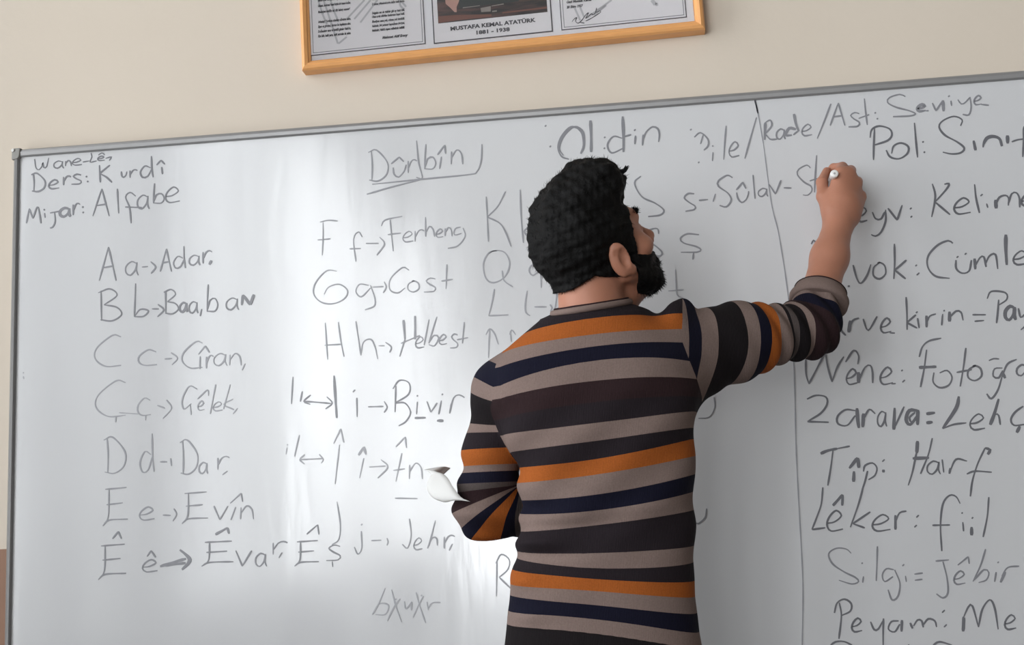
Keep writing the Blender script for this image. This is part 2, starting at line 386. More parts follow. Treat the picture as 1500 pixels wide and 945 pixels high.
WORDS = [
 ('handwritten words Wane Lê at the very top left', 2.3, 105, 'A', 'w 190 155 272 220; a 292 172 350 212; n 358 170 392 200; e 395 158 450 195; ~ 455,178 490,172; ~ 500,128 505,150 495,178 530,172; e 535 145 575 170; ~ 540,140 560,128 575,138; ~ 580,158 612,150 600,170'),
 ('handwritten words Ders: Kurdî', 2.9, 112, 'A', 'D 172 240 250 340; e 265 275 325 325; r 345 255 390 305; s 390 245 450 300; . 475 258; . 482 285; K 540 195 615 290; u 665 230 700 262; r 710 220 755 265; d 770 145 845 262; ~ 860,195 885,168 885,168 905,190; ~ 888,205 893,245'),
 ('handwritten words Mijar: Alfabe', 2.7, 115, 'A', 'M 145 425 225 515; ~ 245,458 248,485; . 243 440; ~ 275,458 330,448; ~ 300,455 303,505 290,535 275,540; *a 325 430 388 478; r 398 405 440 470; . 455 425; . 457 455; A 510 325 600 475; ~ 645,325 648,390 652,460; ~ 745,365 715,345 690,370 712,430 720,515; ~ 688,425 780,428; a 750 360 820 435; b 840 295 905 405; e 905 315 988 400'),
 ('handwritten line A a Adar', 2.7, 125, 'A', 'A 545 645 638 830; a 685 725 760 800; ~ 780,755 812,752; ~ 828,725 855,755 830,790; A 880 655 942 780; d 952 640 1022 760; a 1035 690 1100 745; r 1110 665 1165 735; *~ 1162,718 1150,742'),
 ('handwritten line B b Ba, ban', 2.7, 118, 'B', 'B 540 -25 668 150; ~ 745,-55 742,40 738,128; ~ 738,128 770,88 815,95 790,125 740,128; ~ 835,85 872,85; ~ 868,60 900,90 865,128; B 900 -22 980 112; *a 985 50 1030 102; a 1035 45 1088 108; ~ 1108,85 1100,125; b 1135 -50 1200 100; a 1238 25 1312 90; *~ 1328,65 1335,8 1335,8 1375,62 1375,62 1395,5'),
 ('handwritten line C c Cîran', 2.5, 142, 'B', 'C 510 230 665 400; c 755 310 862 395; ~ 905,360 945,357; ~ 940,325 975,355 945,392; C 993 265 1112 410; ~ 1100,345 1098,415; ~ 1090,335 1128,288 1128,288 1150,325; r 1130 340 1172 412; a 1170 330 1248 397; n 1258 330 1325 395; ~ 1347,385 1330,422'),
 ('handwritten line Ç ç Çêlek', 2.4, 145, 'B', 'C 514 480 690 675; ~ 637,680 635,708; c 752 575 828 670; ~ 800,670 800,697; ~ 865,615 905,630; ~ 915,585 942,630 895,687; ~ 1082,525 1040,510 1002,580 1010,635 1050,605; ~ 1045,610 1050,668; e 1085,590 1120 640; ~ 1085,580 1140,530 1145,562; ~ 1185,500 1155,662; e 1168 595 1222 645; ~ 1265,500 1228,635; ~ 1280,580 1230,610 1285,638; ~ 1305,630 1280,662'.replace('e 1085,590 1120 640', 'e 1085 590 1122 642')),
 ('handwritten line D d Dar', 2.6, 140, 'B', 'D 570 790 692 987; d 768 770 850 980; ~ 880,925 918,925; ~ 938,905 942,948; D 988 805 1088 992; a 1090 928 1142 990; r 1190 895 1260 968; ~ 1250,975 1222,997'),
 ('handwritten line E e Evîn', 2.5, 135, 'C', 'E 565 203 702 415; e 762 310 848 382; ~ 895,355 938,357; ~ 955,320 970,350 950,388; E 1000 228 1142 402; v 1175 305 1252 380; ~ 1265,290 1325,235 1325,235 1332,282; ~ 1295,310 1268,382; n 1318 305 1392 378'),
 ('handwritten line Ê ê Êvar Êş', 2.6, 125, 'C', 'E 540 515 692 710; ~ 618,485 650,445 650,445 667,485; e 778 600 865 667; ~ 808,582 830,550 830,550 855,588; *~ 880,637 950,615 1022,595; *~ 905,632 1020,618; ~ 990,608 920,628; *~ 988,545 1045,600 1000,655; ~ 1005,560 1035,602 1010,648; E 1108 498 1282 636; *~ 1183,462 1250,425 1250,425 1258,458; v 1295 550 1382 636; a 1400 565 1465 637; r 1492 500 1580 572; ~ 1550,560 1532,590; E 1618 495 1752 636; ~ 1685,460 1745,408 1745,408 1752,462; s 1788 520 1875 605; ~ 1825,610 1828,640'),
 ('underlined and bracketed handwritten word Dûrbîn', 2.6, 130, 'D', 'D 598 112 708 282; ~ 735,208 740,245 765,260 795,228 806,192; ~ 724,188 768,150 768,150 792,176; r 812 165 865 238; ~ 863,60 875,180 895,265 862,262; b 905 80 972 218; ~ 978,138 1018,85 1018,85 1022,132; ~ 1000,148 990,216; n 1050 112 1117 190; ~ 1222,80 1218,170 1195,230 1150,247 900,272 620,300; ~ 900,272 740,312 590,355'),
 ('handwritten line F f Ferheng', 2.4, 135, 'D', '~ 350,510 350,600 345,690; ~ 333,508 380,498 430,502; ~ 320,606 390,600; ~ 565,590 545,562 518,600 530,725; ~ 495,655 557,653; ~ 585,625 655,625; ~ 660,590 687,628 645,690; ~ 718,495 735,668; ~ 670,530 690,497 785,476; ~ 705,577 778,568; e 785 558 845 617; r 850 550 905 615; h 908 480 965 588; e 968 545 1010 592; n 1018 538 1058 585; ~ 1105,535 1075,545 1072,578 1110,570; ~ 1118,540 1130,585 1090,638 1035,652'),
 ('handwritten line G g Gost', 2.5, 140, 'D', '~ 425,778 370,775 310,840 298,900 335,945 400,957 465,930 485,885 440,850 380,865 355,905; ~ 600,855 550,850 530,890 560,918 610,870; ~ 610,855 635,930 630,970 580,990; ~ 620,865 682,862; ~ 685,835 697,865 680,897; ~ 822,772 785,758 720,820 718,880 760,897 800,870; o 812 830 882 892; s 900 815 972 892; ~ 1030,740 1025,875; ~ 1000,832 1062,822'),
 ('handwritten line H h Helbest', 2.5, 135, 'E', '~ 362,198 370,320 375,400; ~ 434,195 448,300 465,385; ~ 358,322 452,317; ~ 530,190 545,290 558,378; ~ 557,375 572,305 612,290 635,330 650,398; ~ 655,325 688,325; ~ 692,305 725,332 715,362; *~ 792,183 800,290; ~ 800,290 770,385; *~ 855,160 856,290; ~ 778,312 882,268; e 855 275 905 337; ~ 932,180 905,322; ~ 975,165 930,312; ~ 930,312 960,268 985,280 962,325 930,318; e 985 262 1030 318; s 1045 260 1092 337; ~ 1125,195 1115,312; ~ 1085,292 1147,280'),
 ('handwritten line I i Bivir', 2.6, 120, 'E', '~ 185,495 176,645; ~ 236,575 225,632; ~ 245,630 315,635 392,642; ~ 282,595 245,630 280,647; ~ 370,605 400,640 363,672; *~ 410,488 425,722; *. 520 573; ~ 535,610 537,716; ~ 597,660 682,658; ~ 685,630 702,662 685,692; ~ 750,545 745,690; ~ 733,562 770,515 822,530 820,590 745,640 745,640 800,640 830,690 805,740 765,765; . 868 600; ~ 868,632 863,702; *~ 853,722 914,720; ~ 920,630 942,690 942,690 977,638; . 1005 592; ~ 1000,625 985,702; *~ 975,737 1012,738; *~ 978,735 1010,736; ~ 1055,640 1045,697; ~ 1045,690 1068,610 1100,595 1127,610'),
 ('handwritten line Î î În', 2.4, 148, 'F', '. 132 5; ~ 130,18 125,50; ~ 188,-40 165,60; ~ 190,75 300,70; ~ 212,52 190,75 212,96; ~ 280,50 300,74 290,92; ~ 348,0 382,-70 382,-70 396,-5; ~ 376,5 370,60 355,190; *~ 465,55 490,15 490,15 500,52; ~ 490,68 470,162; ~ 515,110 592,105; ~ 570,75 602,110 555,162; ~ 640,15 684,-32 684,-32 690,20; ~ 668,45 655,110 640,178; ~ 628,126 682,118; n 700 92 765 166'),
 ('handwritten line J j Jehr', 2.5, 138, 'F', '~ 364,272 380,380 372,450 340,474; . 480 380; ~ 478,410 480,490 462,518 445,485; ~ 525,455 572,453; ~ 598,443 604,460 598,478; ~ 704,352 712,430 695,490 670,472; e 722 442 765 498; ~ 826,360 800,460 788,492; ~ 790,485 812,442 832,445 835,478; r 862 430 917 492; ~ 906,470 890,502; ~ 636,256 742,258'),
 ('crossed out handwritten word near the board bottom', 2.2, 150, 'F', '~ 590,678 560,750 530,802; ~ 530,800 562,752 605,758 592,800 545,802; ~ 620,685 640,760 667,838; ~ 660,728 630,770 600,832; ~ 680,740 688,775 714,742 714,742 712,782; ~ 735,698 755,770 780,842; ~ 770,715 745,760 720,815; . 640 730; . 760 713; ~ 786,742 792,782; ~ 792,775 810,748 850,745'),
 ('single handwritten letter R beside the striped sweater', 2.5, 140, 'F', '~ 1115,545 1112,716; ~ 1108,562 1135,520 1172,545 1165,590 1125,627 1125,627 1200,700; ~ 1120,425 1121,440'),
 ('handwritten letters K k', 2.6, 130, 'D', '~ 1246,368 1252,480 1258,616; ~ 1352,340 1310,420 1252,480 1252,480 1320,515 1355,570 1382,642; ~ 1432,330 1438,480 1450,622; ~ 1490,530 1455,560 1500,610'),
 ('handwritten letters Q q', 2.5, 140, 'N', '~ 120,118 70,130 35,200 50,290 100,318 170,280 200,200 170,130 110,116 70,135; ~ 153,242 165,305 220,345; ~ 398,210 345,205 322,240 345,272 395,235; ~ 394,215 398,350; ~ 435,245 472,243; ~ 480,222 500,250 455,296'),
 ('handwritten letters L l', 2.5, 140, 'N', '~ 104,358 90,440 68,526 68,526 192,520; ~ 310,368 298,450 302,505 328,526; ~ 355,470 432,470; ~ 452,455 466,475 455,500; ~ 500,355 490,440 480,508'),
 ('handwritten letters M m beside the left shoulder', 2.4, 142, 'N', '~ 75,610 70,700 66,790; ~ 50,645 75,608 105,640 128,705; ~ 200,645 212,615 238,645; ~ 205,640 210,690'),
 ('handwritten word Olidin above the head', 2.9, 118, 'G', '~ 560,110 510,98 460,150 440,210 460,260 500,275; ~ 575,130 560,105 520,100 470,150 448,215 470,255; *~ 540,95 575,130 582,200 565,245; *~ 618,62 622,150 622,236; . 697,155; . 695 215; ~ 792,160 745,150 712,195 735,240 798,215; *~ 795,40 800,140 800,236; ~ 800,152 842,140; . 862 115; ~ 866,145 862,192; ~ 908,140 904,200; ~ 905,172 925,125 960,97 988,108 997,140 992,180; . 372 92; . 398 205'.replace('697,155', '697 155')),
 ('handwritten words Dile Rade Ast Seviye along the top', 2.6, 122, 'H', '. 60 400; ~ 85,455 130,422 185,470 185,520 155,550; ~ 150,440 130,505; . 220 520; ~ 222,565 218,630; . 118 640; ~ 318,372 308,500 300,620; e 335 488 415 600; ~ 540,310 500,450 455,612; *~ 600,475 605,350; ~ 602,350 640,330 652,370 605,430 605,430 640,470 690,470; a 682 395 752 470; *~ 815,285 830,360 850,412; *~ 830,398 780,390 755,440 800,440; ~ 810,438 850,405; e 868 360 948 445; ~ 1085,210 1040,330 985,465; A 1080 205 1187 370; s 1210 275 1300 380; ~ 1330,172 1340,270 1352,366; ~ 1288,318 1366,290; . 1410 277; . 1425 320; ~ 1630,158 1590,142 1515,165 1500,200 1560,235 1660,262 1705,285 1660,300 1540,305; *e 1715 215 1780 265; ~ 1780,262 1802,262; ~ 1828,205 1855,262 1855,262 1903,190; *~ 1905,185 1911,266; . 1950 155; ~ 1964,188 1970,226; ~ 2015,180 2040,212 2070,200 2102,165; ~ 2104,160 2112,240 2095,292 2050,288; e 2130 150 2190 218; ~ 2185,215 2242,222'),
 ('handwritten words Pol: Sınıf', 3.0, 92, 'I', '~ 405,392 400,500 397,622; ~ 372,460 385,400 440,374 515,395 532,440 500,480 408,512; ~ 490,550 520,600 585,613 645,575 652,525 600,498 545,520 530,575; ~ 697,350 708,480 720,604; . 760 490; . 770 565; ~ 1035,372 1046,328 985,303 905,335 878,380 920,440 1010,490 1062,535 1035,570 970,578 905,565; *~ 1130,480 1145,552; ~ 1205,480 1200,530; *~ 1202,510 1225,465 1268,450 1318,465 1338,522; *~ 1378,442 1380,502; ~ 1410,490 1450,475 1530,465; ~ 1550,360 1500,380 1498,480 1490,600'),
 ('handwritten words Sûlav St being written', 2.6, 120, 'H', '~ -307,741 -352,790 -300,890 -200,940 -138,990 -165,1025 -253,1037; ~ 85,870 40,868 12,900 50,935 90,960 85,985 20,998; ~ 118,918 185,912; ~ 240,870 222,928; ~ 365,752 325,735 262,775 262,815 330,865 355,915 320,965 270,955; ~ 392,842 440,785 440,785 462,832; ~ 395,860 405,905 432,934 462,915 480,875 482,850; ~ 515,732 522,820 530,906; a 548 830 625 890; ~ 632,800 680,872 680,872 720,770; ~ 740,826 797,828; ~ 935,682 910,660 850,690 840,730 890,785 940,815 945,850 915,880 880,878; ~ 980,588 972,720 965,860; ~ 930,776 986,758'),
 ('handwritten letters Ş ş behind the face', 2.6, 125, 'G', '~ 935,665 975,655 990,662 992,685; ~ 930,720 980,755 1010,785 1005,805 970,808; ~ 1215,690 1150,685 1112,710 1130,735 1200,755 1225,772 1205,785 1115,786; ~ 1185,790 1180,826'),
 ('handwritten letters T t over the shoulder', 2.2, 142, 'N', '~ 1037,345 1035,390 1035,435; ~ 1240,235 1245,330 1252,395 1288,415; ~ 1195,370 1292,362'),
 ('handwritten letter ends U and V beside the body', 2.3, 120, 'P', '~ 1046,582 1047,597 1039,611 1023,613; ~ 1035,745 1033,758 1023,767 1017,765'),
 ('long hand-drawn divider line down the board', 2.0, 135, 'P', '~ 1105,139 1109,158 1118,210; ~ 1118,210 1130,298 1141,345 1155,438 1163,540 1166,655 1170,736 1176,855 1175,945 1176,990'),
 ('dark start of the divider line at the board edge', 2.8, 74, 'P', '~ 1105.5,147 1107.5,154 1110,166'),
 ('handwritten words Peyv: Kelime', 3.0, 92, 'J', 'e 425 150 487 242; ~ 520,180 540,222 575,225 600,178; ~ 605,165 605,240 575,310 540,335 512,325; ~ 620,155 680,232 680,232 712,135; . 768 157; . 772 210; ~ 907,-3 925,60 922,120 903,212; ~ 985,0 1015,-4 1000,30 925,115 925,115 1022,197; e 1042 88 1155 192; ~ 1180,0 1190,90 1212,186; *. 1225 70; ~ 1258,125 1266,152; *~ 1315,100 1320,157; ~ 1318,130 1340,85 1380,72 1400,90 1398,138; ~ 1398,125 1420,62 1450,55 1470,90 1472,150; e 1478 60 1560 140'),
 ('handwritten words Hevok: Cümle', 3.0, 95, 'J', '~ 125,387 140,362 155,385 165,457; ~ 360,660 375,658; ~ 395,522 420,610 445,640 485,590 510,518; o 520 505 612 612; ~ 662,385 664,500 658,612; ~ 740,490 665,555 665,555 735,612; . 803 525; *. 815 580; ~ 1040,382 1010,365 940,395 880,465 880,540 930,595 1020,608; . 1070 470; . 1122 450; ~ 1060,490 1062,545 1100,575 1145,560 1160,490; *~ 1180,480 1185,550; ~ 1183,530 1215,475 1240,470 1255,535; ~ 1250,520 1275,465 1315,455 1330,548; *~ 1382,325 1382,420 1388,522; e 1425 430 1525 520'),
 ('handwritten words Karve kirin = Pay', 2.9, 95, 'K', '~ 385,175 345,165 312,215 325,258 370,215; ~ 372,165 385,225 412,256; *~ 440,165 430,238; ~ 432,215 455,165 492,150; ~ 518,155 540,218 560,215 603,140; e 622 150 690 240; ~ 680,240 712,242; ~ 780,22 785,120 786,222; ~ 840,130 785,178 785,178 848,212; . 845 115; ~ 850,150 860,212; *~ 905,135 905,207; ~ 907,175 925,138 962,125; . 1012 105; ~ 1003,125 997,195; *~ 1045,110 1045,172; ~ 1047,145 1085,108 1115,115 1128,165; ~ 1185,130 1267,130; ~ 1198,170 1256,165; ~ 1345,38 1340,110 1332,182; ~ 1275,32 1300,-12 1385,-5 1395,35 1345,72; *a 1380 78 1450 162; ~ 1465,90 1480,145 1510,120; ~ 1515,110 1510,190 1480,222'),
 ('handwritten words Wêne: Fotoğraf', 2.9, 100, 'K', '~ 168,402 170,490 187,552 187,552 240,450 288,358 288,358 300,440 328,540 328,540 360,450 400,385; e 412 460 482 555; ~ 410,418 460,348 490,380 485,432; *~ 490,480 490,547; ~ 492,530 530,450 562,440 575,480 576,547; e 618 450 700 555; ~ 690,552 717,550; . 755 470; *. 765 535; ~ 905,343 890,460 868,572; ~ 860,388 880,325 920,290 995,273; *~ 858,452 965,447; ~ 950,482 945,540 985,575 1040,560 1060,510 1030,470 985,485; ~ 1145,332 1130,450 1110,568; ~ 1088,482 1182,465; o 1152 440 1248 532; ~ 1285,410 1315,398 1348,400; ~ 1368,455 1320,460 1312,505 1345,515 1370,470; *~ 1368,480 1385,518; ~ 1368,500 1340,590 1300,642 1272,612; ~ 1368,500 1400,430 1455,402; a 1450 435 1525 502'),
 ('handwritten words Zarava = Lehçe', 2.9, 95, 'K', '~ 175,645 230,622 290,632 298,675 260,730 178,782 178,782 308,786; ~ 470,715 410,710 362,750 365,795 420,805 470,745; *~ 480,700 485,770 492,822; *~ 520,732 515,817; ~ 520,765 555,708 592,735; a 602 720 662 812; *~ 710,698 705,832; ~ 708,822 768,690; *~ 850,715 800,715 780,770 805,800 855,740; ~ 835,725 800,760 815,790; *~ 852,710 850,803; *~ 903,735 957,728; *~ 903,790 942,785; *~ 1102,628 1085,700 1003,825; ~ 1003,825 1070,800 1148,790; e 1165 735 1262 832; *~ 1345,643 1320,730 1293,802; ~ 1298,775 1325,738 1345,745 1355,802; ~ 1495,688 1445,725 1420,770 1440,805 1510,798; *~ 1475,810 1455,850'),
 ('handwritten words Tîp: Harf', 2.8, 95, 'L', '*~ 258,103 300,85 360,72; ~ 360,72 437,57; ~ 335,75 320,190 302,298; *~ 433,192 485,128 485,128 492,190; *~ 462,210 459,275; ~ 520,212 530,175 575,160 602,190 590,235 550,262; ~ 545,208 530,270 508,335; *. 642 145; *~ 642,200 642,218; *~ 850,25 845,100; ~ 845,90 820,210 793,297; ~ 940,8 915,110 868,226; *~ 820,132 920,128; a 903 148 990 228; ~ 1000,138 1010,218; *~ 1050,190 1044,226; ~ 1046,215 1085,138 1152,148; *~ 1278,108 1292,80 1262,68; ~ 1262,68 1215,170 1185,270 1172,364; ~ 1150,227 1200,210 1303,216'),
 ('handwritten words Lêker: fiil', 2.8, 95, 'L', '~ 272,308 262,410 235,490 206,566 206,566 288,555; e 292 450 395 575; *~ 333,420 393,353 393,353 390,420; ~ 520,300 490,410 440,552; ~ 562,458 455,530 455,530 528,556; e 568 475 685 575; *~ 715,478 715,567; ~ 715,520 740,465 782,453; *. 850 485; *. 838 545; ~ 1110,408 1085,365 1045,358 1005,410 990,540 998,698; ~ 940,540 1048,538; . 1122 465; ~ 1126,520 1131,577; . 1185 495; *~ 1180,550 1180,602; ~ 1285,368 1275,490 1250,612'),
 ('handwritten words Silgi = jêbir', 2.6, 122, 'M', '~ 445,128 415,102 355,97 308,130 330,190 400,240 470,275 490,300 450,315 370,292; . 512 188; ~ 520,268 515,307; ~ 605,85 602,190 598,297; ~ 705,228 660,222 635,260 650,300 700,270; ~ 710,228 742,310 730,390 695,412 670,350; *. 763 200; ~ 776,265 781,302; ~ 830,255 882,248; ~ 833,292 880,286; ~ 960,175 1042,168; ~ 1005,178 1030,280 1035,370 1005,400 965,375; e 1068 235 1142 317; ~ 1095,200 1160,148 1160,148 1165,192; ~ 1265,102 1235,200 1188,300; ~ 1195,292 1255,228 1285,245 1270,290 1222,306; . 1342 183; ~ 1330,242 1320,302; *~ 1385,240 1356,306; ~ 1365,268 1400,215 1470,206'),
 ('handwritten words Peyam: Me', 2.8, 98, 'M', '~ 372,428 385,510 370,650; ~ 342,492 360,430 405,408 445,435 440,480 385,508; e 445 523 512 607; ~ 563,545 585,593 610,590 638,540; ~ 642,525 640,610 640,690; ~ 735,540 690,545 672,590 710,607 742,560; *~ 755,535 752,606; *~ 805,552 820,587; ~ 825,572 850,535 875,540 885,580; ~ 885,565 915,528 955,540 966,578; *. 1008 482; *. 1020 570; *~ 1130,515 1128,605; *~ 1135,520 1130,600; ~ 1130,520 1160,455 1185,450 1222,578 1222,578 1245,470 1290,412 1320,460 1342,592; e 1378 503 1452 592; ~ 320,688 350,668 400,666 450,688; ~ 420,690 380,720; ~ 795,683 800,700; ~ 945,688 985,668 1060,688'),
 ('small smudges of old marker on the left', 2.0, 150, 'B', '~ 128,455 131,470; ~ 128,432 129,440; ~ 655,655 760,662'),
]
def clusters(strokes, gap=17.0):
    """strokes that lie together: one word or letter group each"""
    bx = [(min(p[0] for p in s[0]), min(p[1] for p in s[0]), max(p[0] for p in s[0]), max(p[1] for p in s[0])) for s in strokes]
    lab = list(range(len(strokes)))
    for i in range(len(strokes)):
        for j in range(i):
            a, b = bx[i], bx[j]
            if max(a[0] - b[2], b[0] - a[2]) < gap and max(a[1] - b[3], b[1] - a[3]) < gap and lab[i] != lab[j]:
                x, y = lab[i], lab[j]; lab = [y if t == x else t for t in lab]
    return [[s for s, t in zip(strokes, lab) if t == u] for u in sorted(set(lab))]
for label, wpx, tone, vk, code in WORDS:
    sx, ox, oy = VIEW[vk]; groups = clusters(stroke_list(code, sx, ox, oy))
    for grp in groups:
        mb = MB()
        for k, (pts, bold) in enumerate(grp):
            runs = [[pts[0]]]
            for p in pts[1:]:
                if p == runs[-1][-1]: runs.append([p])                      # a doubled point is a sharp corner: start a new stroke
                else: runs[-1].append(p)
            for r_, run in enumerate(runs):
                if len(run) < 2: continue
                P2 = [at(x, y, 0.0)[[0, 2]] for x, y in run]
                ribbon(mb, spline(P2, .004), wpx * bold / 715.0, 0.0002, -0.0006 - 0.00004 * (k % 5) - 0.00022 * (r_ % 3))
        o = onboard(mb, 'handwriting', ink(min(170, tone + 12)))
        if len(groups) == 1: o['label'] = label

# ------------------------------------------------------------------ the framed print
PIC_Y = -0.004
q0 = at(441.5, 102.5, -.012); q1 = at(1033.5, 41.5, -.012)
PW = float(np.linalg.norm(q1 - q0)); pu = (q1 - q0) / PW; pv = np.array([-pu[2], 0, pu[0]]); PHT = 0.56
def uv(px, py, Y=PIC_Y):
    d = at(px, py, Y) - q0; return np.array([d @ pu, d @ pv])
pic = empty('picture_frame', 'wide wood-framed print with three panels hanging crooked above the whiteboard', 'picture', tuple(q0 + pu * PW / 2))
PM = Matrix(((pu[0], 0, pv[0], q0[0]), (0, 1, 0, 0), (pu[2], 0, pv[2], q0[2]), (0, 0, 0, 1)))   # local (u, y, v) -> room
def onpic(mb, name, m, parent=None, bevel=0.0):
    mb.v = [tuple(PM @ Vector(p)) for p in mb.v]
    o = mb.build(name, m, parent or pic, False, bevel); 
    if parent is None: o.matrix_parent_inverse = Matrix.Translation(pic.location).inverted()
    return o
M_WOOD = noisy(mat('varnished_pine', srgb(232, 168, 106), 0.35, 0.45), 30, 0.14, 0.08, 5, (1, 1, 8))
_fr = 0.0145 + 0.0055
FRW = 0.021
def moulding(a, b, ax, mitre0, mitre1):
    prof = [(0, WALL_Y - .001), (0, -.006), (.003, -.0115), (FRW * .4, -.0145), (FRW * .72, -.0115), (FRW * .8, -.0085), (FRW, -.0065), (FRW, WALL_Y - .001)]
    mb = MB(); mb.extrude(prof, a, b, ax, (0, 1, 0), True, mitre0, mitre1); return mb
onpic(moulding((0, 0, 0), (PW, 0, 0), (0, 0, 1), 1, -1), 'frame_moulding', M_WOOD)
onpic(moulding((0, 0, PHT), (PW, 0, PHT), (0, 0, -1), 1, -1), 'frame_moulding', M_WOOD)
M_WOODV = noisy(mat('varnished_pine_upright', srgb(232, 168, 106), 0.35, 0.45), 30, 0.14, 0.08, 5, (8, 1, 1))
onpic(moulding((0, 0, 0), (0, 0, PHT), (1, 0, 0), 1, -1), 'frame_moulding', M_WOODV)
onpic(moulding((PW, 0, 0), (PW, 0, PHT), (-1, 0, 0), 1, -1), 'frame_moulding', M_WOODV)
M_PAPER = noisy(mat('white_print_paper', srgb(242, 240, 244), 0.6, 0.3), 6, 0.02)
w = MB(); w.box((FRW - .004, PIC_Y + .002, FRW - .004), (PW - FRW + .004, WALL_Y - .004, PHT - FRW + .004))
sheet = onpic(w, 'backing_sheet', M_PAPER)
M_LINE = mat('printed_dark_line', srgb(62, 58, 66), 0.6); M_LINE2 = mat('printed_grey_line', srgb(128, 126, 132), 0.6)
M_TXT = mat('printed_black_text', srgb(70, 67, 74), 0.6); M_STAR = mat('printed_pale_grey_motif', srgb(200, 198, 202), 0.6)
M_PAGE = noisy(mat('cream_white_page', srgb(240, 236, 239), 0.6, 0.3), 5, 0.02)
def page(name, u0, u1, v0, v1, m=None):
    mb = MB(); mb.box((u0, PIC_Y, v0), (u1, PIC_Y + .0021, v1)); return onpic(mb, name, m or M_PAGE)
def border(u0, u1, v0, v1, t):
    mb = MB(); y0, y1 = PIC_Y + .0005, PIC_Y - .0004
    mb.box((u0, y1, v0), (u1, y0, v0 + t)); mb.box((u0, y1, v1 - t), (u1, y0, v1))
    mb.box((u0, y1, v0 + t), (u0 + t, y0, v1 - t)); mb.box((u1 - t, y1, v0 + t), (u1, y0, v1 - t)); return mb
TXTN = [0]
def text_into(mb, s, u, v, width=None, size=.01, shear=0.0, y=PIC_Y - .0006, bold=0.0):
    cu = bpy.data.curves.new('t', 'FONT'); cu.body = s; cu.size = size; cu.shear = shear; cu.offset = bold; cu.resolution_u = 2
    ob = bpy.data.objects.new('t', cu); COL.objects.link(ob); bpy.context.view_layer.update()
    me = bpy.data.meshes.new_from_object(ob.evaluated_get(bpy.context.evaluated_depsgraph_get()))
    vs = np.array([x.co[:] for x in me.vertices]); fs = [tuple(p.vertices) for p in me.polygons]
    bpy.data.objects.remove(ob); bpy.data.curves.remove(cu); bpy.data.meshes.remove(me)
    if not len(vs): return
    k = 1.0
    if width: k = width / (vs[:, 0].max() - vs[:, 0].min())
    x = u + (vs[:, 0] - vs[:, 0].min()) * k; z = v + vs[:, 1]
    mb.add([(a, y, b) for a, b in zip(x, z)], fs)

# left panel: the printed poem
a = uv(454.5, 82); b = uv(623.5, 66); TOPV = PHT - .05
LP = page('poem_page', a[0], b[0], a[1] - .0, TOPV)
x0, x1, v0 = a[0], b[0], a[1]
def onto(mb, name, m, par):
    return onpic(mb, name, m, par)
onto(border(x0, x1, v0, TOPV, .0018), 'page_border', M_LINE, LP)
onto(border(x0 + .0065, x1 - .0055, v0 + .0055, TOPV - .006, .0013), 'inner_border', M_LINE2, LP)
st = MB()
def bar(p, q, wd):
    A = uv(*p); B = uv(*q); ribbon_flat(st, A, B, wd)
def ribbon_flat(mb, A, B, wd, y1=PIC_Y - .0003):
    d = (B - A) / np.linalg.norm(B - A); n = np.array([-d[1], d[0]]) * wd / 2
    mb.add([(A[0] + n[0], y1, A[1] + n[1]), (B[0] + n[0], y1, B[1] + n[1]), (B[0] - n[0], y1, B[1] - n[1]), (A[0] - n[0], y1, A[1] - n[1])], [(0, 3, 2, 1)])
for p, q in (((473, 22), (479, 36)), ((481, 21), (495, 64)), ((490, 18), (496, 32)), ((496, 64), (508, 54)), ((508, 28), (534, 0)), ((519, 28), (543, 0)), ((528, 33), (553, 0)),
             ((473, 22), (466, 0)), ((481, 21), (474, 0)), ((490, 18), (484, 0)), ((586, 8), (592, 14)), ((588, 2), (595, 10)), ((586, 0), (586, 8))):
    bar(p, q, .0042)
onto(st, 'star_motif', M_STAR, LP)
POEM_L = ["Garbın âfâkını sarmışsa çelik zırhlı duvar,", "Benim iman dolu göğsüm gibi serhaddim var.", "Ulusun, korkma! Nasıl böyle bir imanı boğar,", "Medeniyet dediğin tek dişi kalmış canavar?",
          "", "Arkadaş! Yurduma alçakları uğratma sakın,", "Siper et gövdeni, dursun bu hayâsızca akın.", "Doğacaktır sana va'dettiği günler Hakk'ın,", "Kim bilir, belki yarın, belki yarından da yakın."]
POEM_R = ["Fışkırır ruh-ı mücerred gibi yerden na'şım,", "O zaman yükselerek arşa değer belki başım.", "", "Dalgalan sen de şafaklar gibi ey şanlı hilâl,", "Olsun artık dökülen kanlarımın hepsi helâl.",
          "Ebediyen sana yok, ırkıma yok izmihlâl.", "Hakkıdır, hür yaşamış bayrağımın hürriyet,", "Hakkıdır, Hakk'a tapan milletimin istiklâl."]
tx = MB()
yb = [-9, -1.5, 6.5, 14.5, None, 33.0, 40.0, 47.0, 54.0]     # baselines of the left column at its left edge
for s, y in zip(POEM_L, [-5.5, 2.5, 10.5, 19.5, 0, 34, 41, 48, 55]):
    if s:
        A = uv(466, y); text_into(tx, s, A[0], A[1], .0745 * (1 if 'Mede' not in s else .98), .0077, .25, bold=.0004)
for s, y in zip(POEM_R, [0.5, 8, 0, 21, 26.5, 33.5, 40, 46.5]):
    if s:
        A = uv(545, y); text_into(tx, s, A[0], A[1], .0735, .0072, .25, bold=.0004)
A = uv(560, 57); text_into(tx, "Mehmet Akif Ersoy", A[0], A[1], .058, .0077, .3, bold=.0005)
onto(tx, 'printed_text', M_TXT, LP)

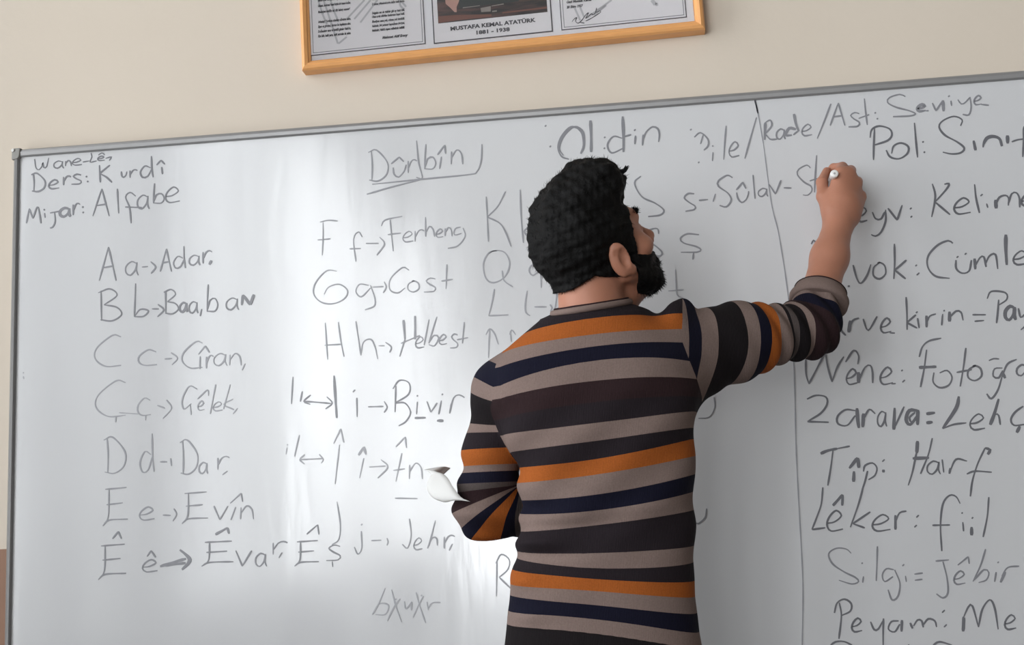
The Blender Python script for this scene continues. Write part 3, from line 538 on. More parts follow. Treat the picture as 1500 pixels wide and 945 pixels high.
# middle panel: the portrait photograph with its caption
a = uv(635.5, 64.5); b = uv(810, 46)
MP = page('portrait_page', a[0], b[0], a[1], TOPV)
onto(border(a[0], b[0], a[1], TOPV, .0024), 'page_border', M_LINE, MP)
c = uv(642, 34.5); d = uv(802, 17.5)
M_PHOTO = mat('dark_portrait_print', srgb(42, 30, 32), 0.45)
nt = M_PHOTO.node_tree; g = nt.nodes.new('ShaderNodeTexCoord'); mp = nt.nodes.new('ShaderNodeMapping'); mp.inputs['Scale'].default_value = (14, 1, 90)
nt.links.new(g.outputs['Object'], mp.inputs['Vector']); n = nt.nodes.new('ShaderNodeTexNoise'); n.inputs['Scale'].default_value = 1; n.inputs['Detail'].default_value = 4
nt.links.new(mp.outputs['Vector'], n.inputs['Vector']); cr = nt.nodes.new('ShaderNodeValToRGB')
cr.color_ramp.elements[0].position = .42; cr.color_ramp.elements[0].color = srgb(34, 26, 30)
cr.color_ramp.elements[1].position = .68; cr.color_ramp.elements[1].color = srgb(96, 62, 58)
nt.links.new(n.outputs['Fac'], cr.inputs['Fac']); nt.links.new(cr.outputs['Color'], nt.nodes['Principled BSDF'].inputs['Base Color'])
mb = MB(); mb.box((c[0], PIC_Y - .0004, c[1]), (d[0], PIC_Y + .0006, TOPV - .012)); PHO = onto(mb, 'portrait_photo', M_PHOTO, MP)
def blob(pts, y=PIC_Y - .0008):
    mb = MB(); P = [uv(*p) for p in pts]; mb.add([(p[0], y, p[1]) for p in P], [tuple(range(len(P)))]); return mb
def blobs(name, m, *polys):
    mb = MB()
    for k, pts in enumerate(polys):
        P = [uv(*p) for p in pts]; mb.add([(p[0], PIC_Y - .0007 - .00005 * k, p[1]) for p in P], [tuple(range(len(P)))])
    o = onto(mb, name, m, MP); return o
blobs('printed_suit', mat('printed_dark_green', srgb(40, 44, 46), .45), [(674, -20), (768, -30), (760, 2), (735, 5), (700, 9), (672, 12)])
blobs('printed_hand', mat('printed_skin', srgb(196, 152, 140), .45), [(651, -8), (653, 6), (658, 10), (663, 15), (666, 18), (669, 18), (669, 10), (672, 3), (674, -4), (672, -10)])
blobs('printed_highlight', mat('printed_pale_pages', srgb(150, 140, 134), .45), [(704, 12), (719, 9), (719, 17), (705, 18)], [(720, 8.5), (738, 5.2), (738, 6.6), (720, 9.6)], [(721, 16), (728, 15.2), (728, 17.2), (721, 18)], [(678, 11), (703, 8), (703, 9), (678, 12.3)])
blobs('printed_table_edge', mat('printed_red_brown', srgb(122, 72, 60), .45), [(642, 24), (670, 22), (720, 21), (720, 24.5), (670, 30), (642, 34)], [(736, 18), (801, 10), (801, 12.5), (736, 20)])
tx = MB()
A = uv(660, 45); B = uv(785, 33); text_into(tx, "MUSTAFA KEMAL ATATÜRK", A[0], A[1], B[0] - A[0], .0122, bold=.0005)
A = uv(698, 50.5); B = uv(747, 46); text_into(tx, "1881 - 1938", A[0], A[1], B[0] - A[0], .0118, bold=.0005)
onto(tx, 'caption_text', M_TXT, MP)

# right panel: printed address with a signature
a = uv(822.5, 44.5); b = uv(1006, 24.5)
RP = page('address_page', a[0], b[0], a[1], TOPV)
onto(border(a[0], b[0], a[1], TOPV, .0017), 'page_border', M_LINE, RP)
onto(border(a[0] + .006, b[0] - .005, a[1] + .0055, TOPV - .006, .0012), 'inner_border', M_LINE2, RP)
tx = MB()
A = uv(830, 5); text_into(tx, "Gazi Mustafa Kemal", A[0], A[1], .055, .0076, .25, bold=.0004)
A = uv(830, 12.5); text_into(tx, "20 Ekim 1927", A[0], A[1], .036, .0076, .25, bold=.0004)
onto(tx, 'printed_text', M_TXT, RP)
st = MB()
for p, q in (((842, 12), (850, 30)), ((850, 11), (856, 26)), ((860, 26), (896, 0)), ((870, 22), (888, 8))): bar(p, q, .0042)
bar((955, 0), (960, 7), .008); bar((960, 7), (964, 6), .007)
onto(st, 'grey_motif', M_STAR, RP)
def pen(name, m, lst, wd, par):
    mb = MB()
    for pts in lst: ribbon(mb, spline([uv(*p) for p in pts], .0015), wd, PIC_Y, PIC_Y - .001)
    return onto(mb, name, m, par)
pen('signature', M_TXT, [[(838, 32), (841, 28), (845, 26), (843, 31), (847, 34), (852, 30), (858, 22), (862, 19), (858, 27), (863, 23), (867, 20), (868, 22), (872, 19), (874, 12), (873, 18), (879, 16), (880, 18)],
                         [(858, 31), (866, 27), (874, 22), (880, 18)], [(850, 33), (856, 34)]], .0016, RP)
M_GLASS = bpy.data.materials.new('thin_glass'); M_GLASS.use_nodes = True
nt = M_GLASS.node_tree; nt.nodes.clear()
out = nt.nodes.new('ShaderNodeOutputMaterial'); mx = nt.nodes.new('ShaderNodeMixShader'); tr = nt.nodes.new('ShaderNodeBsdfTransparent'); gl = nt.nodes.new('ShaderNodeBsdfGlossy')
gl.inputs['Roughness'].default_value = 0.04; fr = nt.nodes.new('ShaderNodeFresnel'); fr.inputs['IOR'].default_value = 1.45
nt.links.new(fr.outputs[0], mx.inputs[0]); nt.links.new(tr.outputs[0], mx.inputs[1]); nt.links.new(gl.outputs[0], mx.inputs[2]); nt.links.new(mx.outputs[0], out.inputs[0])
w = MB(); w.box((FRW - .003, PIC_Y - .0031, FRW - .003), (PW - FRW + .003, PIC_Y - .0016, PHT - FRW + .003)); gp = onpic(w, 'glass_pane', M_GLASS)
gp['label'] = 'clear glass over the three printed panels'
# ------------------------------------------------------------------ smooth solids: distance fields meshed with surface nets
class Field:
    def __init__(s, xs, ys, zs):
        s.ax = [np.asarray(a, np.float32) for a in (xs, ys, zs)]
        s.v = np.full([len(a) for a in s.ax], 0.25, np.float32)
    def sub(s, lo, hi):
        sl = []
        for a, l, h in zip(s.ax, lo, hi):
            i = max(0, np.searchsorted(a, l) - 1); j = min(len(a), np.searchsorted(a, h) + 1); sl.append(slice(i, max(i + 1, j)))
        g = [a[q] for a, q in zip(s.ax, sl)]
        return tuple(sl), (g[0][:, None, None], g[1][None, :, None], g[2][None, None, :])
    def put(s, prim, k=0.01, cut=False):
        fn, lo, hi = prim; m = 0.02 + k
        sl, (X, Y, Z) = s.sub(np.array(lo) - m, np.array(hi) + m)
        d = fn(X, Y, Z); a = s.v[sl]
        if cut: d = -d; h = np.maximum(k - np.abs(a - d), 0) / k; s.v[sl] = np.maximum(a, d) + h * h * k * .25
        else: h = np.maximum(k - np.abs(a - d), 0) / k; s.v[sl] = np.minimum(a, d) - h * h * k * .25
    def mesh(s, name):
        V = s.v; ins = V < 0; nx, ny, nz = V.shape
        c = np.zeros((nx - 1, ny - 1, nz - 1), np.int8)
        for i in (0, 1):
            for j in (0, 1):
                for k in (0, 1): c += ins[i:nx - 1 + i, j:ny - 1 + j, k:nz - 1 + k]
        cells = np.argwhere((c > 0) & (c < 8)); idx = -np.ones(c.shape, np.int32); idx[tuple(cells.T)] = np.arange(len(cells))
        acc = np.zeros((len(cells), 3)); cnt = np.zeros(len(cells)); ci, cj, ck = cells.T; ax = s.ax
        for axis in range(3):
            o = [a for a in range(3) if a != axis]
            for p in (0, 1):
                for q in (0, 1):
                    b0 = [ci, cj, ck]; b0 = [x.copy() for x in b0]; b0[o[0]] += p; b0[o[1]] += q
                    b1 = [x.copy() for x in b0]; b1[axis] += 1
                    v0 = V[tuple(b0)]; v1 = V[tuple(b1)]; m = (v0 < 0) != (v1 < 0)
                    t = np.where(m, v0 / np.where(m, v0 - v1, 1), 0)
                    P = [ax[a][b0[a]].astype(float) for a in range(3)]
                    P[axis] = P[axis] + t * (ax[axis][b1[axis]] - ax[axis][b0[axis]])
                    acc += np.where(m[:, None], np.stack(P, 1), 0); cnt += m
        verts = acc / cnt[:, None]; quads = []
        for axis in range(3):
            lo = [slice(1, -1)] * 3; lo[axis] = slice(0, -1); hi = [slice(1, -1)] * 3; hi[axis] = slice(1, None)
            A = ins[tuple(lo)]; Bq = ins[tuple(hi)]; e = np.argwhere(A != Bq); fl = A[tuple(e.T)]
            off = np.ones(3, int); off[axis] = 0; e = e + off
            o = [(axis + 1) % 3, (axis + 2) % 3]; q = []
            for da, db in ((-1, -1), (0, -1), (0, 0), (-1, 0)):
                w_ = e.copy(); w_[:, o[0]] += da; w_[:, o[1]] += db; q.append(idx[tuple(w_.T)])
            q = np.stack(q, 1); q[~fl] = q[~fl][:, ::-1]; quads.append(q)
        return verts, np.concatenate(quads)

def net_mesh(name, verts, quads):
    me = bpy.data.meshes.new(name); n = len(quads)
    me.vertices.add(len(verts)); me.vertices.foreach_set('co', np.asarray(verts, np.float32).ravel())
    me.loops.add(4 * n); me.loops.foreach_set('vertex_index', np.asarray(quads, np.int32).ravel())
    me.polygons.add(n); me.polygons.foreach_set('loop_start', np.arange(0, 4 * n, 4, dtype=np.int32))
    me.polygons.foreach_set('use_smooth', np.ones(n, bool)); me.update(); me.validate(); return me

def cone(a, b, ra, rb, flat=None):
    """tapered capsule; flat=(axis, factor) squeezes it along an axis"""
    a = np.array(a, float); b = np.array(b, float); d = b - a; L = max(1e-9, d @ d)
    def fn(X, Y, Z):
        px, py, pz = X - a[0], Y - a[1], Z - a[2]
        t = np.clip((px * d[0] + py * d[1] + pz * d[2]) / L, 0, 1)
        qx, qy, qz = px - t * d[0], py - t * d[1], pz - t * d[2]
        if flat is not None:
            n, f = flat; n = np.array(n, float); n /= np.linalg.norm(n); h = (qx * n[0] + qy * n[1] + qz * n[2]) * (1 / f - 1)
            qx, qy, qz = qx + h * n[0], qy + h * n[1], qz + h * n[2]
        return (np.sqrt(qx * qx + qy * qy + qz * qz) - (ra + (rb - ra) * t)).astype(np.float32)
    r = max(ra, rb); return fn, np.minimum(a, b) - r, np.maximum(a, b) + r

def ell(c, r, R=None):
    c = np.array(c, float); r = np.array(r, float); R = np.eye(3) if R is None else np.array(R)   # columns = local axes
    def fn(X, Y, Z):
        p = [X - c[0], Y - c[1], Z - c[2]]
        q = [(p[0] * R[0, i] + p[1] * R[1, i] + p[2] * R[2, i]) for i in range(3)]
        k0 = np.sqrt(sum((q[i] / r[i]) ** 2 for i in range(3))); k1 = np.sqrt(sum((q[i] / r[i] ** 2) ** 2 for i in range(3)))
        return (k0 * (k0 - 1) / np.maximum(k1, 1e-6)).astype(np.float32)
    e = np.sqrt(((R * r) ** 2).sum(1)); return fn, c - e, c + e

def chain(F, pts, rad, k=0.012, flat=None):
    for i in range(len(pts) - 1): F.put(cone(pts[i], pts[i + 1], rad[i], rad[i + 1], flat), k)

def rot(ax, deg):
    a = math.radians(deg); c, s = math.cos(a), math.sin(a)
    return np.array({'x': [[1, 0, 0], [0, c, -s], [0, s, c]], 'y': [[c, 0, s], [0, 1, 0], [-s, 0, c]], 'z': [[c, -s, 0], [s, c, 0], [0, 0, 1]]}[ax])

def steps(*seg):
    """axis from (start, end, step) pieces"""
    out = []
    for a, b, h in seg: out.append(np.arange(a, b - h * .4, h))
    out.append([seg[-1][1]]); return np.concatenate(out)

# ------------------------------------------------------------------ the man: where his joints are
HEAD_O = np.array([-0.064, -0.352, 1.546])            # midpoint between the ear canals
HEAD_R = rot('z', -58) @ rot('x', 37) @ rot('y', 6)    # columns: his right, forwards, up
def hl(p): return HEAD_O + HEAD_R @ np.array(p, float)

sh_r = at(988, 512, -.35); el_r = at(1187, 482, -.235); wr_r = at(1229, 326, -.125)
sh_l = at(737, 577, -.345); el_l = at(711, 739, -.335); wr_l = at(850, 752, -.215)

# the hand that writes (photo position, depth)
def A_(x, y, Y): return at(x, y, Y)
KN = [A_(1231, 254, -.116), A_(1243, 255, -.110), A_(1253, 269, -.100), A_(1260, 289, -.090)]       # knuckles: index .. little finger
FING = [  # each finger: knuckle, middle joint, end joint, tip
    [KN[0], A_(1234, 245, -.080), A_(1221, 246, -.056), A_(1209, 260, -.038)],
    [KN[1], A_(1246, 250, -.066), A_(1238, 262, -.040), A_(1224, 272, -.034)],
    [KN[2], A_(1256, 266, -.056), A_(1247, 277, -.030), A_(1232, 285, -.028)],
    [KN[3], A_(1262, 286, -.052), A_(1252, 294, -.026), A_(1240, 298, -.024)]]
FRAD = [(.0125, .0102, .0090, .0075), (.0128, .0104, .0090, .0076), (.0122, .0098, .0086, .0072), (.0108, .0086, .0076, .0066)]
THUMB = [A_(1212, 312, -.108), A_(1206, 288, -.104), A_(1204, 267, -.090), A_(1211, 251, -.064)]
TRAD = (.0150, .0125, .0108, .0085)
PEN_TIP = A_(1211, 283, -.0012); PEN_END = A_(1222.5, 254, -.142)

# torso of the sweater: height, centre x, centre y, half width, half depth
TORSO = np.array([
    [0.80, -.097, -.355, .172, .122], [0.86, -.096, -.357, .170, .120], [0.90, -.095, -.358, .164, .117], [0.96, -.092, -.360, .158, .112],
    [1.02, -.087, -.362, .154, .108], [1.08, -.076, -.364, .149, .106], [1.12, -.073, -.366, .148, .107], [1.18, -.073, -.370, .151, .112],
    [1.24, -.080, -.376, .163, .117], [1.30, -.084, -.379, .176, .117], [1.36, -.084, -.380, .170, .106], [1.40, -.084, -.380, .132, .090], [1.44, -.082, -.382, .080, .070]])
def torso_fn(inset=0.0, top=1.425, bottom=.865):
    T = TORSO
    def fn(X, Y, Z):
        z = Z.ravel(); cx, cy, a, b = (np.interp(z, T[:, 0], T[:, i])[None, None, :] for i in range(1, 5))
        a = a - inset; b = b - inset; dx = X - cx; dy = Y - cy
        dy = dy + 0.10 * (dx / a) ** 2 * b * (dy < 0)                     # flatter back
        rr = (np.abs(dx / a) ** 2.3 + np.abs(dy / b) ** 2.3) ** (1 / 2.3)
        d = (rr - 1) * np.minimum(a, b) * .93
        return np.maximum(d, np.maximum(Z - top, bottom - Z) * .9).astype(np.float32)
    return fn, np.array([-.34, -.53, bottom]), np.array([.14, -.21, top])

# ------------------------------------------------------------------ his head in head coordinates
def lip_prims(g):
    out = []
    for s in (-1, 1):
        out += [cone((s * .023, .0835, -.0565), (s * .006, .0945, -.0515), .0035 + g, .0052 + g), cone((s * .006, .0945, -.0515), (0, .0945, -.0525), .0052 + g, .0046 + g),
                cone((s * .022, .0830, -.0590), (s * .006, .0930, -.0635), .0035 + g, .0058 + g), cone((s * .006, .0930, -.0635), (0, .0932, -.0638), .0058 + g, .0058 + g)]
    return out
def head_prims():
    P = [(ell((0, -.004, .055), (.075, .093, .079)), .01), (ell((0, .040, .020), (.063, .058, .080)), .02),
         (ell((0, .034, -.050), (.053, .047, .048)), .025), (ell((0, .055, -.079), (.021, .016, .018)), .025)]
    for s in (-1, 1):
        P += [(cone((s * .060, .000, -.030), (s * .030, .053, -.078), .017, .017), .02), (ell((s * .049, .058, -.014), (.021, .024, .018)), .02)]
    P += [(cone((-.032, .083, .036), (.032, .083, .036), .0145, .0145), .015),
          (cone((0, .090, .028), (0, .114, -.018), .0075, .0115), .012), (ell((0, .116, -.021), (.012, .011, .010)), .008)]
    for s in (-1, 1): P.append((ell((s * .0125, .103, -.026), (.0075, .012, .0085)), .006))
    P += [(ell((0, .074, -.052), (.030, .018, .022)), .015)]
    P += [(p, .006) for p in lip_prims(0)]
    return P
def head_local_field(step, lo=(-.10, -.125, -.13), hi=(.10, .145, .155)):
    F = Field(*[np.arange(a, b + step, step) for a, b in zip(lo, hi)])
    for p, k in head_prims(): F.put(p, k)
    for s in (-1, 1): F.put(ell((s * .033, .098, .012), (.019, .016, .012)), .012, cut=True)          # eye sockets
    for s in (-1, 1): F.put(ell((s * .032, .0795, .012), (.0135, .0125, .0125)), .003)               # lidded eyes
    for s in (-1, 1): F.put(ell((s * .0325, .0945, .0115), (.0125, .0085, .0042)), .002, cut=True)     # opening between the lids
    for s in (-1, 1):                                                                                  # ears
        R = rot('z', s * -24) @ rot('x', -10)
        F.put(ell((s * .079, -.012, .002), (.0085, .0185, .0325), R), .006)
        F.put(ell((s * .077, -.002, -.024), (.008, .010, .011), R), .006)
        F.put(ell((s * .0875, -.007, .002), (.0075, .0100, .0170), R), .004, cut=True)
        F.put(ell((s * .0865, -.016, .016), (.0045, .0075, .0085), R), .003, cut=True)
        F.put(ell((s * .078, .004, -.002), (.006, .004, .007), R), .003)
    return F

# ------------------------------------------------------------------ body: one continuous skin
M_SKIN = noisy(mat('skin', srgb(172, 118, 95), 0.5, 0.4), 38, 0.10, 0.06, 5, bscale=420)
M_SKIN.node_tree.nodes['Principled BSDF'].inputs['Subsurface Weight'].default_value = 0.08
M_SKIN.node_tree.nodes['Principled BSDF'].inputs['Subsurface Radius'].default_value = (.012, .005, .003)
BF = Field(steps((-.40, -.20, .006), (-.20, .06, .0026), (.06, .33, .006), (.33, .50, .0024)),
           steps((-.58, -.50, .008), (-.50, -.22, .0028), (-.22, -.015, .0027)),
           steps((.02, .95, .010), (.95, 1.42, .006), (1.42, 1.70, .0026), (1.70, 1.79, .0024)))
HFL = head_local_field(.0026)
def head_world():
    f = HFL; lo, st = [a[0] for a in f.ax], [a[1] - a[0] for a in f.ax]
    def fn(X, Y, Z):
        p = [X - HEAD_O[0], Y - HEAD_O[1], Z - HEAD_O[2]]; R = HEAD_R
        q = [p[0] * R[0, i] + p[1] * R[1, i] + p[2] * R[2, i] for i in range(3)]
        g = [np.clip((q[i] - lo[i]) / st[i], 0, f.v.shape[i] - 1.001) for i in range(3)]
        out = np.max([np.abs((q[i] - lo[i]) / st[i] - g[i]) * st[i] for i in range(3)], axis=0)
        i0 = [a.astype(np.int32) for a in g]; fr = [a - b for a, b in zip(g, i0)]; r = 0
        for a in (0, 1):
            for b in (0, 1):
                for c in (0, 1):
                    wgt = (fr[0] if a else 1 - fr[0]) * (fr[1] if b else 1 - fr[1]) * (fr[2] if c else 1 - fr[2])
                    r = r + wgt * f.v[i0[0] + a, i0[1] + b, i0[2] + c]
        return (r + out).astype(np.float32)
    return fn, HEAD_O - .17, HEAD_O + .17
BF.put(head_world(), .004)
neck_b = np.array([-.080, -.372, 1.405]); 
BF.put(cone(hl((0, -.035, -.005)), neck_b, .056, .062), .018)
BF.put(cone(hl((0, .025, -.055)), neck_b + np.array([.01, .05, 0]), .038, .040), .022)
BF.put(torso_fn(.024, 1.40, .88), .03)
BF.put(cone(neck_b + [0, 0, -.015], sh_l + [.03, 0, .0], .05, .042), .03); BF.put(cone(neck_b + [0, 0, -.015], sh_r + [-.02, 0, .0], .05, .042), .03)
# writing arm
chain(BF, [sh_r, sh_r + (el_r - sh_r) * .5, el_r], [.046, .042, .036], .02)
fa = wr_r - el_r
chain(BF, [el_r, el_r + fa * .28, el_r + fa * .66, wr_r], [.034, .0345, .0330, .0270], .02)
pm = (KN[1] + KN[2]) / 2
BF.put(cone(wr_r, wr_r + (pm - wr_r) * .4, .0265, .029), .015)
for i, kn in enumerate(KN):
    st_ = wr_r + (kn - wr_r) * .25 + (np.array([-.010, 0, 0]) + np.array([.0065, 0, 0]) * i)
    BF.put(cone(st_, kn, .021, FRAD[i][0] + .0015), .014)
    BF.put(cone(st_ + [0, .022, 0], kn + np.array([0, .020, -.004]), .016, .009), .014)      # palm side
for f, r in zip(FING, FRAD): chain(BF, f, r, .0035)
BF.put(cone(wr_r + [-.004, .0, .01], THUMB[1], .020, .0135), .014)
chain(BF, THUMB[1:], TRAD[1:], .005)
# other arm: hangs down, forearm folded across the front
chain(BF, [sh_l, sh_l + (el_l - sh_l) * .5, el_l], [.046, .041, .035], .02)
fb = wr_l - el_l
chain(BF, [el_l, el_l + fb * .3, wr_l], [.036, .037, .025], .02)
hd = fb / np.linalg.norm(fb); hu = np.array([0, 0, 1.0]); hs = np.cross(hd, hu); hs /= np.linalg.norm(hs)
for i, off in enumerate((.027, .009, -.009, -.026)):
    k_ = wr_l + hd * (.088 - .004 * abs(i - 1)) + hu * off
    BF.put(cone(wr_l + hd * .01 + hu * off * .5, k_, .014, .0115), .012)
    m1 = k_ - hs * -.0 + hd * .036 + hs * .010; m2 = m1 + hs * .024 - hd * .004; m3 = m2 - hd * .02 + hs * .004
    chain(BF, [k_, m1, m2, m3], [.0105, .0092, .0085, .0072], .003)
th = wr_l + hd * .03 + hu * .02
chain(BF, [th, th + hd * .03 + hu * .026 + hs * .014, th + hd * .058 + hu * .030 + hs * .024], [.013, .011, .0085], .006)
# hips, legs and feet
HIP = np.array([-.095, -.36, .90])
BF.put(ell(HIP + [0, 0, -.03], (.125, .085, .10)), .03)
for s, fx, fy in ((-1, -.20, -.36), (1, .035, -.34)):
    hp = HIP + [s * .072, 0, -.06]; kn_ = np.array([(hp[0] + fx) / 2, -.345, .50]); an = np.array([fx, fy - .03, .09])
    chain(BF, [hp, kn_, an], [.062, .054, .038], .03)
    BF.put(cone(an + [0, -.005, -.035], an + [s * .015, .15, -.055], .036, .026), .03)
v, q = BF.mesh('person'); del BF
person = link('person', net_mesh('person', v, q), M_SKIN)
person['label'] = 'bearded man in a striped sweater writing on the whiteboard with his raised right hand'
person['category'] = 'person'

# ------------------------------------------------------------------ his eyes, hair and beard
M_EYE = mat('eye_white', srgb(225, 220, 214), .2); M_IRIS = mat('dark_brown_iris', srgb(48, 30, 20), .15)
for s in (-1, 1):
    mb = MB(); c = hl((s * .0322, .0772, .0118)); a = HEAD_R @ np.array([s * .08, 1, .02]); a /= np.linalg.norm(a)
    mb.lathe([(.0122 * math.sin(t), max(.0002, .0122 * math.cos(t))) for t in np.linspace(.5, 1.55, 7)], c, a, 16)
    e = mb.build('eye', M_EYE, person, True)
    mb = MB(); mb.lathe([(.0112, .0058), (.0124, .0052), (.0129, .003), (.0131, .0002)], c, a, 16); mb.build('iris', M_IRIS, e, True)
M_HAIR = mat('black_hair', srgb(11, 10, 10), 0.7, 0.16)
nt = M_HAIR.node_tree; b = nt.nodes['Principled BSDF']; tc = nt.nodes.new('ShaderNodeTexCoord'); n = nt.nodes.new('ShaderNodeTexNoise')
n.inputs['Scale'].default_value = 160; n.inputs['Detail'].default_value = 6; nt.links.new(tc.outputs['Object'], n.inputs['Vector'])
bp = nt.nodes.new('ShaderNodeBump'); bp.inputs['Strength'].default_value = .4; bp.inputs['Distance'].default_value = .004
nt.links.new(n.outputs['Fac'], bp.inputs['Height']); nt.links.new(bp.outputs['Normal'], b.inputs['Normal'])

def lumps(x, y, z, f, seed):
    rs = np.random.RandomState(seed); r = 0
    for i in range(5):
        d = rs.normal(size=3); d *= f * (1 + .35 * i) / np.linalg.norm(d); r = r + np.sin(d[0] * x + d[1] * y + d[2] * z + rs.rand() * 6.28) / (1 + .3 * i)
    return r / 3

st_ = .0026
HG = Field(np.arange(-.125, .126, st_), np.arange(-.165, .16, st_), np.arange(-.125, .215, st_))
for p, k in head_prims(): HG.put((p[0], p[1] - .09, p[2] + .09), k)
nl = HEAD_R.T @ (neck_b - HEAD_O); p = cone((0, -.035, -.005), nl, .056, .062); HG.put((p[0], p[1] - .09, p[2] + .09), .018)

X, Y, Z = HG.ax[0][:, None, None], HG.ax[1][None, :, None], HG.ax[2][None, None, :]
skull = HG.v.copy()
# thickness of the hair: short at the nape and sides, long on top with a quiff
th = .006 + .005 * np.clip((Z + .02) / .08, 0, 1) * np.ones_like(skull)
th = th + .026 * np.clip((Z - .085) / .06, 0, 1) * np.clip((Y + .10) / .12, 0.15, 1)
th = th + .020 * np.clip((Y - .02) / .05, 0, 1) * np.clip((Z - .075) / .03, 0, 1)
th = th - .005 * np.clip((-.03 - Z) / .05, 0, 1) + .000 * np.clip((-Y - .05) / .04, 0, 1) * np.clip((Z - .0) / .04, 0, 1)
th = th + .0045 * lumps(X, Y, Z, 95, 3) * np.clip((Z + .03) / .08, .15, 1) + .0025 * lumps(X, Y, Z, 240, 5)
hair = skull - th
hair = np.maximum(hair, -(skull + .004))
# hairline: above the brow in front, temples, around the ear, down to the nape
front = np.interp(np.clip(Y, -.2, .2), [-.2, -.06, -.045, -.018, .008, .020, .030, .05, .07, .10, .2],
                  [.006, .004, -.010, -.027, -.004, -.036, -.020, .040, .074, .088, .090]) + 0 * X
hair = np.maximum(hair, (front - Z) * .8)
HG.v = hair.astype(np.float32)
v, q = HG.mesh('hair'); hv = v.copy()
vw = v @ HEAD_R.T + HEAD_O

def strands(mb, roots, dirs, length, r0, rs, curl=.25):
    """thin tapered hairs as three-sided spikes"""
    vs = []; fs = []
    for p, d in zip(roots, dirs):
        d = d / max(1e-9, np.linalg.norm(d)); e = np.cross(d, rs.normal(size=3)); e /= max(1e-9, np.linalg.norm(e)); g = np.cross(d, e)
        L = length * (.5 + rs.rand()); bend = e * L * curl * rs.normal(); n0 = len(vs)
        for t, r in ((0, r0), (.5, r0 * .8)):
            c = p + d * L * t + bend * t * t
            for k in range(3):
                a = k * 2.0944; vs.append(c + (e * math.cos(a) + g * math.sin(a)) * r)
        vs.append(p + d * L + bend)
        for k in range(3):
            k2 = (k + 1) % 3; fs.append((n0 + k, n0 + k2, n0 + 3 + k2, n0 + 3 + k)); fs.append((n0 + 3 + k, n0 + 3 + k2, n0 + 6))
    mb.add(vs, fs)
def grow(name, v, q, vw, m, count, flow, length, r0, seed, lift=.5, keep=None):
    rs = np.random.RandomState(seed)
    n_ = np.zeros_like(v); fn = np.cross(v[q[:, 2]] - v[q[:, 0]], v[q[:, 3]] - v[q[:, 1]])
    for k in range(4): np.add.at(n_, q[:, k], fn)
    n_ /= np.maximum(np.linalg.norm(n_, axis=1), 1e-9)[:, None]
    cand = np.arange(len(v)) if keep is None else np.where(keep(v, n_))[0]
    pick = rs.choice(cand, count)
    mb = MB(); mb.v = [tuple(p) for p in vw]; mb.f = [tuple(x) for x in q]
    dirs = []
    for i in pick:
        d = flow(v[i], n_[i]) + n_[i] * lift + rs.normal(size=3) * .28; dirs.append(HEAD_R @ d)
    strands(mb, [vw[i] - (HEAD_R @ n_[i]) * .002 for i in pick], dirs, length, r0, rs)
    return mb
def hair_flow(p, n):
    f = np.array([0, .5 if p[2] > .1 else -.3, .9 if p[2] > .12 and p[1] > 0 else -.8])
    if p[2] > .10: f = np.array([p[0] * 3, .55, .55])
    return f - n * (f @ n)
mb = grow('hair', hv, q, vw, M_HAIR, 5200, hair_flow, .008, .0005, 2, .2)
# the flick of hair standing off the quiff, rooted on its foremost edge
dv = vw - CAM; zz = dv @ _f; hpx = W / 2 + F * (dv @ _r) / zz; hpy = H / 2 - F * (dv @ _u) / zz
for k in range(16):
    lvl = 248 + random.uniform(-2, 3); m = np.where(np.abs(hpy - lvl) < 3)[0]; root = vw[m[np.argmax(hpx[m])]]
    tip = at(921 + random.uniform(-5, 2), 243 + random.uniform(-2, 2), root[1] + random.uniform(-.006, .006)); mid = (root + tip) / 2 + np.array([0, 0, -.003])
    mb.tube([root + (root - tip) * .25, mid, tip], [.0020, .0013, .0003], 5)
hair_o = mb.build('hair', M_HAIR, person, True)

HB = Field(*[a for a in (np.arange(-.09, .091, .0024), np.arange(-.03, .145, .0024), np.arange(-.145, .06, .0024))])
for p, k in head_prims(): HB.put((p[0], p[1] - .09, p[2] + .09), k)
X, Y, Z = HB.ax[0][:, None, None], HB.ax[1][None, :, None], HB.ax[2][None, None, :]
sk = HB.v.copy()
tb = .0035 + .003 * np.clip((Y - .035) / .05, 0, 1) * np.clip((-.055 - Z) / .03, 0, 1) + .0016 * lumps(X, Y, Z, 260, 9)
bd = np.maximum(sk - tb, -(sk + .004))
cheek = np.interp(np.clip(Y, -.2, .2), [-.2, .005, .012, .022, .030, .055, .075, .085, .2], [-.2, -.055, .015, .030, -.012, -.030, -.036, -.037, -.037]) + 0 * X
bd = np.maximum(bd, (Z - cheek) * .8); bd = np.maximum(bd, (.006 - Y) * .8)
mouth = np.sqrt((X / .021) ** 2 + ((Y - .097) / .03) ** 2 + ((Z + .058) / .0115) ** 2) - 1
bd = np.maximum(bd, -mouth * .012); lo_jaw = -.098 + .03 * np.clip((.06 - Y) / .06, 0, 1)
bd = np.maximum(bd, (lo_jaw - .014 - Z) * .8)
HB.v = bd.astype(np.float32); v, q = HB.mesh('beard')
mb = grow('beard', v, q, v @ HEAD_R.T + HEAD_O, M_HAIR, 2600, lambda p, n: np.array([0, .15, -.8]), .007, .0004, 6, .7, keep=lambda v, n: (v[:, 2] < -.05))
mb.build('beard', M_HAIR, person, True)
# lips
LF = Field(np.arange(-.032, .033, .0012), np.arange(.07, .108, .0012), np.arange(-.075, -.040, .0012))
for p in lip_prims(.0006): LF.put(p, .0015)
v, q = LF.mesh('lips'); link('lips', net_mesh('lips', v @ HEAD_R.T + HEAD_O, q), mat('lip_skin', srgb(150, 88, 78), .4), person)
